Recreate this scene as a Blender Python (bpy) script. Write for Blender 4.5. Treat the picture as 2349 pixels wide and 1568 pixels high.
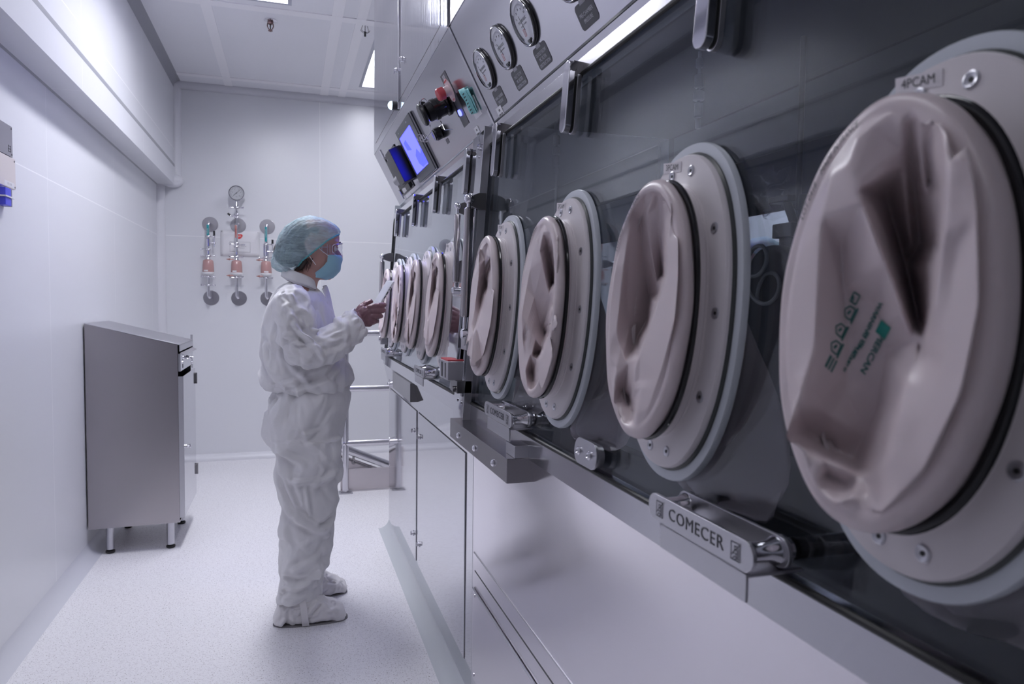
import bpy, bmesh, math, random
from math import sin, cos, pi, radians, sqrt, atan2, exp
from mathutils import Vector, Matrix, noise
from mathutils.geometry import delaunay_2d_cdt
from mathutils.bvhtree import BVHTree

for o in list(bpy.data.objects):
    bpy.data.objects.remove(o)
SC = bpy.context.scene
COL = SC.collection

# ------------------------------------------------------------------ camera
yaw, pitch, roll = .304469, .0534281, .0120466
fw = Vector((sin(yaw)*cos(pitch), cos(yaw)*cos(pitch), -sin(pitch)))
rt = Vector((cos(yaw), -sin(yaw), 0))
up = rt.cross(fw)
r2 = cos(roll)*rt + sin(roll)*up
u2 = -sin(roll)*rt + cos(roll)*up
cam_d = bpy.data.cameras.new('camera')
cam = bpy.data.objects.new('camera', cam_d)
COL.objects.link(cam)
cam.matrix_world = Matrix(((r2.x, u2.x, -fw.x, 0), (r2.y, u2.y, -fw.y, 0), (r2.z, u2.z, -fw.z, 1.30), (0, 0, 0, 1)))
cam_d.sensor_width = 36
cam_d.lens = 1628.3/2349*36
cam_d.clip_start = .02
cam_d.dof.use_dof = True
cam_d.dof.focus_distance = 2.1
cam_d.dof.aperture_fstop = 6.5
SC.camera = cam

# ------------------------------------------------------------------ world, view
w = bpy.data.worlds.new('world'); SC.world = w; w.use_nodes = True
w.node_tree.nodes['Background'].inputs[0].default_value = (.5, .5, .62, 1)
w.node_tree.nodes['Background'].inputs[1].default_value = .05
SC.view_settings.view_transform = 'Standard'
SC.view_settings.look = 'None'
SC.view_settings.gamma = 1
SC.view_settings.use_curve_mapping = False
SC.view_settings.exposure = 0.0
SC.cycles.max_bounces = 9
SC.cycles.transparent_max_bounces = 16
SC.cycles.use_denoising = True
SC.cycles.caustics_reflective = True
SC.cycles.caustics_refractive = False

# ------------------------------------------------------------------ ceiling light strengths (the light meshes are built with the room)
LAMP = (.91, .92, 1.0)
LIGHTS = [  # x0, x1, y0, y1, strength
    (-.285, .022, 3.18, 4.385, 48.0),
    (.535, .84, 4.66, 5.83, 15.0),
    (-.285, .022, .75, 1.95, 9.5),
    (-.285, .022, -1.4, -.2, 4.0),  # unseen panel added behind the camera as dim fill
]

# ------------------------------------------------------------------ materials
MATS = {}
def nodes(name):
    m = bpy.data.materials.new(name); m.use_nodes = True
    nt = m.node_tree
    return m, nt, nt.nodes['Principled BSDF']
def mat(name, col, rough=.5, metal=0, bump=0, bscale=200, var=0, vscale=5, spec=.5, emit=None, estr=0, alpha=1, trans=0, stretch=None, sss=0, rvar=0, bdist=.001):
    if name in MATS: return MATS[name]
    m, nt, b = nodes(name)
    N = nt.nodes; L = nt.links
    b.inputs['Base Color'].default_value = (*col, 1)
    b.inputs['Roughness'].default_value = rough
    b.inputs['Metallic'].default_value = metal
    b.inputs['Specular IOR Level'].default_value = spec
    b.inputs['Alpha'].default_value = alpha
    b.inputs['Transmission Weight'].default_value = trans
    if sss:
        b.inputs['Subsurface Weight'].default_value = sss
        b.inputs['Subsurface Radius'].default_value = (.012, .006, .004)
    if emit:
        b.inputs['Emission Color'].default_value = (*emit, 1); b.inputs['Emission Strength'].default_value = estr
    if bump or var or rvar:
        tc = N.new('ShaderNodeTexCoord'); mp = N.new('ShaderNodeMapping')
        L.new(tc.outputs['Object'], mp.inputs[0])
        if stretch: mp.inputs['Scale'].default_value = stretch
    if bump:
        n = N.new('ShaderNodeTexNoise'); n.inputs['Scale'].default_value = bscale; n.inputs['Detail'].default_value = 3
        L.new(mp.outputs[0], n.inputs['Vector'])
        bp = N.new('ShaderNodeBump'); bp.inputs['Strength'].default_value = bump; bp.inputs['Distance'].default_value = bdist
        L.new(n.outputs[0], bp.inputs['Height']); L.new(bp.outputs[0], b.inputs['Normal'])
    if var:
        n = N.new('ShaderNodeTexNoise'); n.inputs['Scale'].default_value = vscale; n.inputs['Detail'].default_value = 4
        L.new(mp.outputs[0], n.inputs['Vector'])
        mx = N.new('ShaderNodeMix'); mx.data_type = 'RGBA'
        mx.inputs[6].default_value = (*[max(0, c*(1-var)) for c in col], 1); mx.inputs[7].default_value = (*[min(1, c*(1+var)) for c in col], 1)
        L.new(n.outputs[0], mx.inputs[0]); L.new(mx.outputs[2], b.inputs['Base Color'])
    if rvar:
        n = N.new('ShaderNodeTexNoise'); n.inputs['Scale'].default_value = 3; n.inputs['Detail'].default_value = 5
        L.new(mp.outputs[0], n.inputs['Vector'])
        mr = N.new('ShaderNodeMapRange'); mr.inputs[3].default_value = max(.01, rough-rvar); mr.inputs[4].default_value = rough+rvar
        L.new(n.outputs[0], mr.inputs[0]); L.new(mr.outputs[0], b.inputs['Roughness'])
    MATS[name] = m
    return m

steel = mat('brushed_steel', (.52, .515, .55), .24, 1, bump=.10, bscale=60, stretch=(3, .15, 14), rvar=.05)
steelm = mat('mirror_steel', (.60, .60, .635), .05, 1, bump=.012, bscale=5, rvar=.02, bdist=.004)
steels = mat('satin_steel', (.55, .545, .58), .34, 1, bump=.05, bscale=80, stretch=(1, 1, 12), rvar=.06)
steelw = mat('wavy_steel', (.60, .60, .64), .10, 1, bump=.22, bscale=7, stretch=(1, 5, .5), rvar=.04, bdist=.003)
panelst = mat('panel_steel', (.50, .495, .535), .17, 1, bump=.04, bscale=30, stretch=(2, .3, 6), rvar=.05)
basest = mat('base_steel', (.74, .715, .76), .17, 1, bump=.04, bscale=2.2, rvar=.07, bdist=.01)
chrome = mat('chrome', (.75, .74, .78), .06, 1)
darkst = mat('dark_steel', (.28, .27, .28), .22, 1, rvar=.04)
cabst = mat('cabinet_steel', (.41, .385, .40), .25, 1, bump=.06, bscale=50, stretch=(1, 10, .4), rvar=.04)
black = mat('black_rubber', (.012, .012, .012), .45)
blackg = mat('black_gloss', (.01, .01, .012), .12)
blackp = mat('black_plastic', (.02, .02, .022), .35)
greyp = mat('grey_label', (.075, .075, .085), .4)
monp = mat('monitor_plastic', (.07, .075, .085), .35)
white_ink = mat('white_ink', (.62, .62, .66), .5)
black_ink = mat('black_ink', (.03, .03, .035), .5)
teal_ink = mat('teal_ink', (.02, .30, .25), .5)
portw = mat('port_white', (.74, .69, .71), .36, bump=.02, bscale=600)
portr = mat('ring_white', (.62, .65, .70), .25)
sleeve = mat('gauntlet_rubber', (.69, .595, .61), .33, bump=.10, bscale=900, var=.03, vscale=9, sss=.05)
sleeve_in = mat('inner_sleeve', (.45, .43, .44), .45, bump=.2, bscale=30)
whitep = mat('white_plastic', (.78, .77, .79), .3)
paper = mat('paper', (.80, .79, .82), .7)
redp = mat('red_plastic', (.55, .07, .09), .35)
pinkp = mat('pale_pink_plastic', (.75, .60, .62), .4)
teal = mat('teal_paper', (.07, .42, .42), .6)
covem = mat('cove_vinyl', (.66, .665, .72), .35, bump=.02, bscale=100)
covedark = mat('cove_painted', (.60, .60, .65), .4)
wallw = mat('trim_white', (.76, .76, .80), .35)

def emission(name, col, s):
    m, nt, b = nodes(name)
    e = nt.nodes.new('ShaderNodeEmission'); e.inputs[0].default_value = (*col, 1); e.inputs[1].default_value = s
    nt.links.new(e.outputs[0], nt.nodes['Material Output'].inputs[0])
    return m
def thin_glass(name, tint=(1, 1, 1), refl=1.0, rough=0.0, scratch=False):
    m, nt, b = nodes(name); N = nt.nodes; L = nt.links
    N.remove(b)
    t = N.new('ShaderNodeBsdfTransparent'); t.inputs[0].default_value = (*tint, 1)
    g = N.new('ShaderNodeBsdfGlossy'); g.inputs['Roughness'].default_value = rough; g.inputs[0].default_value = (.95, .97, 1, 1)
    f = N.new('ShaderNodeFresnel'); gm = N.new('ShaderNodeNewGeometry')   # same reflectance seen from either side of a thin sheet
    io = N.new('ShaderNodeMapRange'); io.inputs[3].default_value = 1.5; io.inputs[4].default_value = 1/1.5
    L.new(gm.outputs['Backfacing'], io.inputs[0]); L.new(io.outputs[0], f.inputs[0])
    mu = N.new('ShaderNodeMath'); mu.operation = 'MULTIPLY'; mu.inputs[1].default_value = refl; mu.use_clamp = True
    mx = N.new('ShaderNodeMixShader')
    L.new(f.outputs[0], mu.inputs[0]); L.new(mu.outputs[0], mx.inputs[0]); L.new(t.outputs[0], mx.inputs[1]); L.new(g.outputs[0], mx.inputs[2])
    out = mx.outputs[0]
    if scratch:
        d = N.new('ShaderNodeBsdfDiffuse'); d.inputs[0].default_value = (.6, .65, .7, 1)
        tc = N.new('ShaderNodeTexCoord'); mp = N.new('ShaderNodeMapping'); mp.inputs['Scale'].default_value = (1, 1, .6)
        n = N.new('ShaderNodeTexNoise'); n.inputs['Scale'].default_value = 3.5; n.inputs['Detail'].default_value = 6
        L.new(tc.outputs['Object'], mp.inputs[0]); L.new(mp.outputs[0], n.inputs[0])
        mr = N.new('ShaderNodeMapRange'); mr.inputs[1].default_value = .35; mr.inputs[2].default_value = .8; mr.inputs[3].default_value = .01; mr.inputs[4].default_value = scratch
        L.new(n.outputs[0], mr.inputs[0])
        m2 = N.new('ShaderNodeMixShader'); L.new(mr.outputs[0], m2.inputs[0]); L.new(out, m2.inputs[1]); L.new(d.outputs[0], m2.inputs[2]); out = m2.outputs[0]
    L.new(out, N['Material Output'].inputs[0])
    return m
window_glass = thin_glass('window_glass', (.82, .84, .86), .75, 0, scratch=.012)
far_glass = thin_glass('far_window_glass', (.86, .88, .90), 1.5, 0, scratch=.02)
clear_glass = thin_glass('clear_glass', (.95, .95, .98), 1.0)
gauge_glass = thin_glass('gauge_glass', (.97, .97, .98), .8)
goggle_m = thin_glass('goggle_plastic', (.93, .91, .96), 1.6, .05)
amber_glass = mat('pink_filter_bowl', (.50, .29, .28), .2, spec=.6)

# ------------------------------------------------------------------ mesh builder
class MB:
    def __init__(s): s.v = []; s.f = []; s.mi = []; s.m = 0
    def add(s, vs, fs):
        n = len(s.v); s.v += [Vector(p) for p in vs]; s.f += [[i+n for i in f] for f in fs]; s.mi += [s.m]*len(fs); return s
    def box(s, a, b):
        (x0, y0, z0), (x1, y1, z1) = a, b
        x0, x1 = min(x0, x1), max(x0, x1); y0, y1 = min(y0, y1), max(y0, y1); z0, z1 = min(z0, z1), max(z0, z1)
        return s.add([(x0,y0,z0),(x1,y0,z0),(x1,y1,z0),(x0,y1,z0),(x0,y0,z1),(x1,y0,z1),(x1,y1,z1),(x0,y1,z1)],
                     [(0,3,2,1),(4,5,6,7),(0,1,5,4),(1,2,6,5),(2,3,7,6),(3,0,4,7)])
    def hexa(s, p):   # 8 points: bottom ring 0-3, top ring 4-7
        return s.add(p, [(0,3,2,1),(4,5,6,7),(0,1,5,4),(1,2,6,5),(2,3,7,6),(3,0,4,7)])
    def loft(s, rings, caps=True, closed=True):
        n = len(rings[0]); vs = [p for r in rings for p in r]; fs = []
        for i in range(len(rings)-1):
            for j in range(n if closed else n-1):
                k = (j+1) % n
                fs.append((i*n+j, i*n+k, (i+1)*n+k, (i+1)*n+j))
        if caps:
            fs.append(tuple(range(n-1, -1, -1))); fs.append(tuple((len(rings)-1)*n+j for j in range(n)))
        return s.add(vs, fs)
    def cyl(s, p0, p1, r0, r1=None, seg=20, caps=True):
        r1 = r0 if r1 is None else r1
        p0, p1 = Vector(p0), Vector(p1); d = (p1-p0).normalized()
        a = d.orthogonal().normalized(); b = d.cross(a)
        R = lambda p, r: [p + a*r*cos(2*pi*i/seg) + b*r*sin(2*pi*i/seg) for i in range(seg)]
        return s.loft([R(p0, r0), R(p1, r1)], caps)
    def lathe(s, p0, axis, prof, seg=28, caps=True):   # prof: (dist along axis, radius)
        p0 = Vector(p0); d = Vector(axis).normalized(); a = d.orthogonal().normalized(); b = d.cross(a)
        return s.loft([[p0+d*t + a*max(r, 1e-5)*cos(2*pi*i/seg) + b*max(r, 1e-5)*sin(2*pi*i/seg) for i in range(seg)] for t, r in prof], caps)
    def tube(s, pts, r, seg=12, closed=False):
        pts = [Vector(p) for p in pts]; n = len(pts); rings = []
        rr = r if isinstance(r, (list, tuple)) else [r]*n
        a = None
        for i, p in enumerate(pts):
            if closed: t = (pts[(i+1) % n]-pts[i-1]).normalized()
            else: t = (pts[min(i+1, n-1)]-pts[max(i-1, 0)]).normalized()
            if a is None: a = t.orthogonal().normalized()
            a = (a - t*a.dot(t)).normalized(); b = t.cross(a)
            rings.append([p + a*rr[i]*cos(2*pi*k/seg) + b*rr[i]*sin(2*pi*k/seg) for k in range(seg)])
        if closed:
            best = min(range(seg), key=lambda q: (rings[0][q]-rings[-1][0]).length)
            rings.append(rings[0][best:]+rings[0][:best])
        return s.loft(rings, not closed)
    def ball(s, c, r, seg=20, rings=12, sc=(1, 1, 1)):
        c = Vector(c)
        R = []
        for i in range(rings+1):
            t = pi*i/rings
            R.append([c + Vector((r*sin(t)*cos(2*pi*k/seg)*sc[0], r*sin(t)*sin(2*pi*k/seg)*sc[1], -r*cos(t)*sc[2])) for k in range(seg)])
        return s.loft(R, False)
    def prism(s, poly, ext):   # poly: list of 3D points, ext: vector
        e = Vector(ext); P = [Vector(p) for p in poly]
        return s.loft([P, [p+e for p in P]], True)
ORG = {}
def smooth(me, ang=35):
    me.polygons.foreach_set('use_smooth', [True]*len(me.polygons))
    me.set_sharp_from_angle(angle=radians(ang)); me.update()
def clean(me):
    bm = bmesh.new(); bm.from_mesh(me)
    bmesh.ops.remove_doubles(bm, verts=bm.verts, dist=1e-6)
    bmesh.ops.recalc_face_normals(bm, faces=bm.faces)
    bm.to_mesh(me); bm.free()
def build(name, mb, m, parent=None, bevel=0, ang=35, label=None, sub=0, seg=2, norm=True):
    """links the collected shape as one mesh object; local coordinates are relative to the thing's base"""
    org = ORG.get(parent.name, Vector()) if parent else Vector()
    me = bpy.data.meshes.new(name)
    me.from_pydata([tuple(v-org) for v in mb.v], [], mb.f)
    ms = m if isinstance(m, (list, tuple)) else [m]
    for x in ms: me.materials.append(x)
    if len(ms) > 1: me.polygons.foreach_set('material_index', mb.mi)
    if norm: clean(me)
    smooth(me, ang)
    o = bpy.data.objects.new(name, me); COL.objects.link(o)
    if parent: o.parent = parent
    ORG[o.name] = org
    if bevel:
        b = o.modifiers.new('bevel', 'BEVEL'); b.width = bevel; b.segments = seg; b.limit_method = 'ANGLE'; b.angle_limit = radians(40); b.harden_normals = True
    if sub:
        b = o.modifiers.new('sub', 'SUBSURF'); b.levels = sub; b.render_levels = sub
    if label: o['label'] = label
    return o
def thing(name, loc, label, cat, group=None):
    o = bpy.data.objects.new(name, None); COL.objects.link(o); o.location = loc; o.empty_display_size = .05
    ORG[o.name] = Vector(loc)
    o['label'] = label; o['category'] = cat
    if group: o['group'] = group
    return o
def tag(o, label, cat, group=None, kind=None):
    o['label'] = label; o['category'] = cat
    if group: o['group'] = group
    if kind: o['kind'] = kind
    return o
def struct(name, mb, m, bevel=0, parent=None, ang=35):
    o = build(name, mb, m, parent, bevel, ang)
    if not parent: o['kind'] = 'structure'
    return o
def text(mb, s, size, org, right, upv, nrm=None, off=.0006, align='CENTER', space=1.0, xs=1.0, fn=None, bold=0):
    """letters as thin filled shapes, appended to a mesh builder"""
    cu = bpy.data.curves.new('t', 'FONT'); cu.body = s; cu.size = size; cu.align_x = align; cu.align_y = 'CENTER'
    cu.space_line = .85; cu.space_character = space; cu.resolution_u = 3; cu.extrude = .0002; cu.offset = bold
    ob = bpy.data.objects.new('t', cu); COL.objects.link(ob)
    dg = bpy.context.evaluated_depsgraph_get(); dg.update()
    me = bpy.data.meshes.new_from_object(ob.evaluated_get(dg))
    org = Vector(org); right = Vector(right).normalized(); upv = Vector(upv).normalized(); n = Vector(nrm) if nrm else right.cross(upv)
    if fn: vs = [fn(v.co.x*xs, v.co.y, v.co.z) for v in me.vertices]
    else: vs = [org + right*v.co.x*xs + upv*v.co.y + n*(off+v.co.z) for v in me.vertices]
    mb.add(vs, [list(p.vertices) for p in me.polygons])
    bpy.data.objects.remove(ob); bpy.data.curves.remove(cu); bpy.data.meshes.remove(me)
    return mb
def remesh(mb, voxel, it=4, fac=.5, extra=None):
    """fuses overlapping closed shapes into one skin"""
    me = bpy.data.meshes.new('r'); me.from_pydata([tuple(v) for v in mb.v], [], mb.f); clean(me)
    o = bpy.data.objects.new('r', me); COL.objects.link(o)
    r = o.modifiers.new('r', 'REMESH'); r.mode = 'VOXEL'; r.voxel_size = voxel; r.adaptivity = 0
    if it:
        s = o.modifiers.new('s', 'SMOOTH'); s.iterations = it; s.factor = fac
    dg = bpy.context.evaluated_depsgraph_get(); dg.update()
    m2 = bpy.data.meshes.new_from_object(o.evaluated_get(dg))
    out = MB(); out.add([v.co.copy() for v in m2.vertices], [list(p.vertices) for p in m2.polygons])
    nr = [v.normal.copy() for v in m2.vertices]
    bpy.data.objects.remove(o); bpy.data.meshes.remove(me); bpy.data.meshes.remove(m2)
    return out, nr
# ================================================================== THE ROOM
H = 3.003
XL = -.98; XU = -.85; YB = 6.2; XR = 2.4; YF = -2.2
def seam_wall(name, col, axis, seams, zs, rough=.3):
    """painted panels; fine silicone joints at the given positions"""
    m, nt, b = nodes(name); N = nt.nodes; L = nt.links
    tc = N.new('ShaderNodeTexCoord'); sx = N.new('ShaderNodeSeparateXYZ'); L.new(tc.outputs['Object'], sx.inputs[0])
    last = None
    for ax, pos, wd in [(axis, p, .0016) for p in seams] + [(2, p, .0022) for p in zs]:
        s1 = N.new('ShaderNodeMath'); s1.operation = 'SUBTRACT'; s1.inputs[1].default_value = pos; L.new(sx.outputs[ax], s1.inputs[0])
        s2 = N.new('ShaderNodeMath'); s2.operation = 'ABSOLUTE'; L.new(s1.outputs[0], s2.inputs[0])
        s3 = N.new('ShaderNodeMath'); s3.operation = 'LESS_THAN'; s3.inputs[1].default_value = wd; L.new(s2.outputs[0], s3.inputs[0])
        if last is None: last = s3
        else:
            s4 = N.new('ShaderNodeMath'); s4.operation = 'MAXIMUM'; L.new(last.outputs[0], s4.inputs[0]); L.new(s3.outputs[0], s4.inputs[1]); last = s4
    mx = N.new('ShaderNodeMix'); mx.data_type = 'RGBA'
    mx.inputs[6].default_value = (*col, 1); mx.inputs[7].default_value = (.93, .93, .95, 1)
    L.new(last.outputs[0], mx.inputs[0]); L.new(mx.outputs[2], b.inputs['Base Color'])
    b.inputs['Roughness'].default_value = rough
    n = N.new('ShaderNodeTexNoise'); n.inputs['Scale'].default_value = 2.5
    mp = N.new('ShaderNodeMapping'); mp.inputs['Scale'].default_value = (1, 1, .4); L.new(tc.outputs['Object'], mp.inputs[0]); L.new(mp.outputs[0], n.inputs[0])
    bp = N.new('ShaderNodeBump'); bp.inputs['Strength'].default_value = .12; bp.inputs['Distance'].default_value = .01
    L.new(n.outputs[0], bp.inputs['Height']); L.new(bp.outputs[0], b.inputs['Normal'])
    return m
wc = (.76, .765, .80)
wl = seam_wall('wall_paint_left', wc, 1, [3.51, 4.72, 2.3, 1.1, -.1, 5.9], [1.808])
wu = seam_wall('wall_paint_upper', wc, 1, [3.551, 4.9, 2.3, 1.1], [2.475])
wb = seam_wall('wall_paint_back', wc, 0, [.25, 1.45], [1.809])
wr = seam_wall('wall_paint_right', wc, 1, [1.1, 3.5], [1.8])
struct('wall_left', MB().box((XL-.08, YF-.05, 0), (XL, YB, 2.2)), wl)
struct('wall_upper_left', MB().box((XL-.08, YF-.05, 2.2), (XU, YB, H)).box((XL-.001, YF, 2.194), (XU, YF+.01, 2.2)), wu)
struct('wall_back', MB().box((XL-.08, YB, 0), (XR+.08, YB+.08, H)), wb)
struct('wall_right', MB().box((XR, YF-.05, 0), (XR+.08, YB, H)), wr)
struct('wall_front', MB().box((XL-.08, YF-.1, 0), (XR+.08, YF-.05, H)), wb)

# floor: speckled vinyl
m, nt, b = nodes('speckled_vinyl'); N = nt.nodes; L = nt.links
tc = N.new('ShaderNodeTexCoord')
v1 = N.new('ShaderNodeTexNoise'); v1.inputs['Scale'].default_value = 190; v1.inputs['Detail'].default_value = 2
v2 = N.new('ShaderNodeTexNoise'); v2.inputs['Scale'].default_value = 75; v2.inputs['Detail'].default_value = 3
v3 = N.new('ShaderNodeTexNoise'); v3.inputs['Scale'].default_value = 1.2
for v in (v1, v2, v3): L.new(tc.outputs['Object'], v.inputs[0])
c1 = N.new('ShaderNodeValToRGB'); c1.color_ramp.elements[0].position = .30; c1.color_ramp.elements[0].color = (.36, .33, .34, 1)
c1.color_ramp.elements[1].position = .40; c1.color_ramp.elements[1].color = (.86, .85, .88, 1)
L.new(v1.outputs[0], c1.inputs[0])
c2 = N.new('ShaderNodeValToRGB'); c2.color_ramp.elements[0].position = .3; c2.color_ramp.elements[0].color = (.90, .89, .90, 1)
c2.color_ramp.elements[1].position = .5; c2.color_ramp.elements[1].color = (1, 1, 1, 1); L.new(v2.outputs[0], c2.inputs[0])
mx = N.new('ShaderNodeMix'); mx.data_type = 'RGBA'; mx.blend_type = 'MULTIPLY'; mx.inputs[0].default_value = 1
L.new(c1.outputs[0], mx.inputs[6]); L.new(c2.outputs[0], mx.inputs[7]); L.new(mx.outputs[2], b.inputs['Base Color'])
b.inputs['Roughness'].default_value = .42
bp = N.new('ShaderNodeBump'); bp.inputs['Strength'].default_value = .1; bp.inputs['Distance'].default_value = .001
L.new(v2.outputs[0], bp.inputs['Height']); L.new(bp.outputs[0], b.inputs['Normal'])
floor_m = m
struct('floor', MB().box((XL-.08, YF-.1, -.06), (XR+.08, YB+.08, 0)), floor_m)

# ceiling with openings for the lights
ceilm = mat('ceiling_panel', (.80, .80, .84), .45, bump=.03, bscale=60)
stripm = mat('ceiling_strip', (.88, .87, .90), .4)
cb = MB()
xs = sorted({XL-.08, XR+.08} | {l[0] for l in LIGHTS} | {l[1] for l in LIGHTS})
ys = sorted({YF-.1, YB+.08} | {l[2] for l in LIGHTS} | {l[3] for l in LIGHTS})
for i in range(len(xs)-1):
    for j in range(len(ys)-1):
        cx, cy = (xs[i]+xs[i+1])/2, (ys[j]+ys[j+1])/2
        if any(l[0] < cx < l[1] and l[2] < cy < l[3] for l in LIGHTS): continue
        cb.box((xs[i], ys[j], H), (xs[i+1], ys[j+1], H+.12))
struct('ceiling', cb, ceilm)
sb = MB()
for x0, x1 in ((-.48, -.42), (.25, .315), (.395, .453), (1.18, 1.24)):
    for y0, y1 in ((YF, 4.455), (4.53, 5.92), (5.985, YB-.03)):
        sb.box((x0, y0, H-.004), (x1, y1, H+.01))
for y0, y1 in ((4.455, 4.53), (5.92, 5.985), (2.05, 2.12)):
    sb.box((-.80, y0, H-.0045), (1.6, y1, H+.01))
# no strips across the light openings
keep = MB()
for k in range(0, len(sb.v), 8):
    vs = sb.v[k:k+8]; x0 = vs[0].x; x1 = vs[1].x; y0 = vs[0].y; y1 = vs[3].y
    segs = [(y0, y1)]
    for l in LIGHTS:
        if l[0]-.03 < x1 and l[1]+.03 > x0:
            n = []
            for a, c in segs:
                if l[3]+.03 <= a or l[2]-.03 >= c: n.append((a, c)); continue
                if a < l[2]-.03: n.append((a, l[2]-.03))
                if c > l[3]+.03: n.append((l[3]+.03, c))
            segs = n
    for a, c in segs:
        if c-a > .01: keep.box((x0, a, vs[0].z), (x1, c, H+.01))
struct('trim_1', keep, stripm)
# ceiling lights: a tray sunk into the ceiling with a glowing diffuser
lab = ['square white ceiling light panel above the aisle, before the sprinkler', 'bright ceiling light panel beside the tall steel housing, by the back wall',
       'white ceiling light panel over the near end of the aisle', 'unseen ceiling light panel added behind the viewer for fill light']
for i, (x0, x1, y0, y1, st) in enumerate(LIGHTS):
    t = thing('ceiling_light', ((x0+x1)/2, (y0+y1)/2, H), lab[i], 'ceiling light', 'ceiling light panels')
    fr = MB(); w_ = .022
    for a, c in (((x0, y0), (x1, y0+w_)), ((x0, y1-w_), (x1, y1)), ((x0, y0+w_), (x0+w_, y1-w_)), ((x1-w_, y0+w_), (x1, y1-w_))):
        fr.box((a[0], a[1], H-.003), (c[0], c[1], H+.105))
    fr.box((x0, y0, H+.105), (x1, y1, H+.115))
    build('light_frame', fr, mat('light_frame_grey', (.42, .43, .50), .4), t)
    d = MB().box((x0+w_, y0+w_, H+.075), (x1-w_, y1-w_, H+.085))
    build('diffuser', d, emission('lamp_glow_%d' % i, LAMP, st), t)

def quarter(c, a0, a1, r, n=8):
    return [(c[0]+r*cos(a0+(a1-a0)*i/n), c[1]+r*sin(a0+(a1-a0)*i/n)) for i in range(n+1)]
# left bulkhead nose (rounded underside of the boxed duct) running along the left wall
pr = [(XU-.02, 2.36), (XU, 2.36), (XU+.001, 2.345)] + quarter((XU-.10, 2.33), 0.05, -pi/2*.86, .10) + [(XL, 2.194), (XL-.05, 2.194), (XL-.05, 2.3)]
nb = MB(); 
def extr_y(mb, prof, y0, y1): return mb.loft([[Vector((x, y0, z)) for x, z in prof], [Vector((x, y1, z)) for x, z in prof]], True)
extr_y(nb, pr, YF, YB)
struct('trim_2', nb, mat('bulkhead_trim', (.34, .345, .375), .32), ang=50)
struct('trim_3', MB().box((XL, YF, 2.2125), (XL+.0835, YB-.05, 2.2135)) if False else extr_y(MB(), [(XU-.035, 2.2515), (XU-.0285, 2.2565), (XU-.0275, 2.2555), (XU-.034, 2.2505)], YF, YB-.03), wallw)
# dark grey cove: left bulkhead to ceiling
def cove(name, sec, p0, p1, m):   # sec maps profile (a,b) -> world
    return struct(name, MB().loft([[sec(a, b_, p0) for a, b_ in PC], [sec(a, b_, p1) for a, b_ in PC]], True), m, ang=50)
r = .05
PC = [(0, 0)] + [(r - r*sin(t), r - r*cos(t)) for t in [pi/2*i/8 for i in range(9)]]
PC = [(0, 0), (0, r)] + [(r-r*cos(pi/2*i/8), r-r*sin(pi/2*i/8)) for i in range(9)]
cove('trim_4', lambda a, b_, y: Vector((XU+a, y, H-b_)), YF, YB, mat('cove_dark_grey', (.33, .335, .37), .4))
cove('trim_5', lambda a, b_, x: Vector((x, YB-a, H-b_)), XU, XR, covedark)
def bead(name, p0, p1, r_, m): return struct(name, MB().cyl(p0, p1, r_, seg=32), m)
cove('trim_9', lambda a, b_, z: Vector((XU+a, YB-b_, z)), 2.30, H-.03, wallw)
bead('trim_6', (XU+.004, YB-.004, 2.26), (XU+.004, YB-.004, H-.02), .045, wallw)
bead('trim_7', (XL+.004, YB-.004, .03), (XL+.004, YB-.004, 2.21), .050, wallw)
bead('trim_10', (XU, YB-.004, H-.004), (XR, YB-.004, H-.004), .045, covedark)
cove('trim_11', lambda a, b_, z: Vector((XL+a, YB-b_, z)), .04, 2.2, wallw)
struct('trim_8', MB().ball((XU-.02, YB-.035, 2.235), .075, 20, 12, (1.1, .6, .75)), wallw)
r = .062; PC = [(0, 0), (0, r)] + [(r-r*cos(pi/2*i/8), r-r*sin(pi/2*i/8)) for i in range(9)]
cove('baseboard_left', lambda a, b_, y: Vector((XL+a, y, b_)), YF, YB, covem)
bead('baseboard_back', (XL, YB, .002), (XR, YB, .002), .050, wallw)
struct('baseboard_right', MB().loft([[Vector((.547-a, y, b_)) for a, b_ in PC] for y in (YF, 4.07)], True), mat('cove_grey', (.55, .575, .60), .3), ang=50)

# sprinkler and ceiling hook
t = thing('fire_sprinkler', (-.101, 4.652, H), 'bronze pendent fire sprinkler with round chrome plate on the ceiling', 'sprinkler')
build('escutcheon', MB().lathe((-.101, 4.652, H), (0, 0, -1), [(0, .036), (.004, .038), (.006, .034), (.008, .014)]), chrome, t)
bz = mat('bronze', (.20, .13, .13), .3, .9)
sp = MB(); c = Vector((-.101, 4.652, H-.006))
sp.lathe(c, (0, 0, -1), [(0, .018), (.012, .018), (.016, .012), (.02, .012)], 6)
for sg in (-1, 1): sp.tube([c+Vector((sg*.015, 0, -.014)), c+Vector((sg*.018, 0, -.03)), c+Vector((sg*.012, 0, -.045)), c+Vector((0, 0, -.056))], .0032, 8)
sp.lathe(c+Vector((0, 0, -.054)), (0, 0, -1), [(0, .004), (.002, .0135), (.005, .0135), (.006, .008), (.009, .006)], 16)
build('sprinkler_frame', sp, bz, t)
build('glass_bulb', MB().lathe(c+Vector((0, 0, -.016)), (0, 0, -1), [(0, .002), (.004, .0045), (.03, .0035), (.036, .001)], 10), blackg, t)
t = thing('ceiling_hook', (.497, 4.581, H), 'small dark wire hook hanging from the ceiling beside the tall steel housing', 'hook')
hk = MB(); c = Vector((.455, 4.55, 2.985))
hk.tube([c+Vector((.022*sin(a), .012*sin(a), .026*cos(a)-.002+.008*cos(2*a))) for a in [2*pi*k/16 for k in range(16)]], .0018, 8, closed=True)
hk.tube([c+Vector((.028*sin(a), -.006, .020*cos(a)-.01)) for a in [pi*.5+pi*k/12 for k in range(13)]], .0016, 8)
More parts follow.
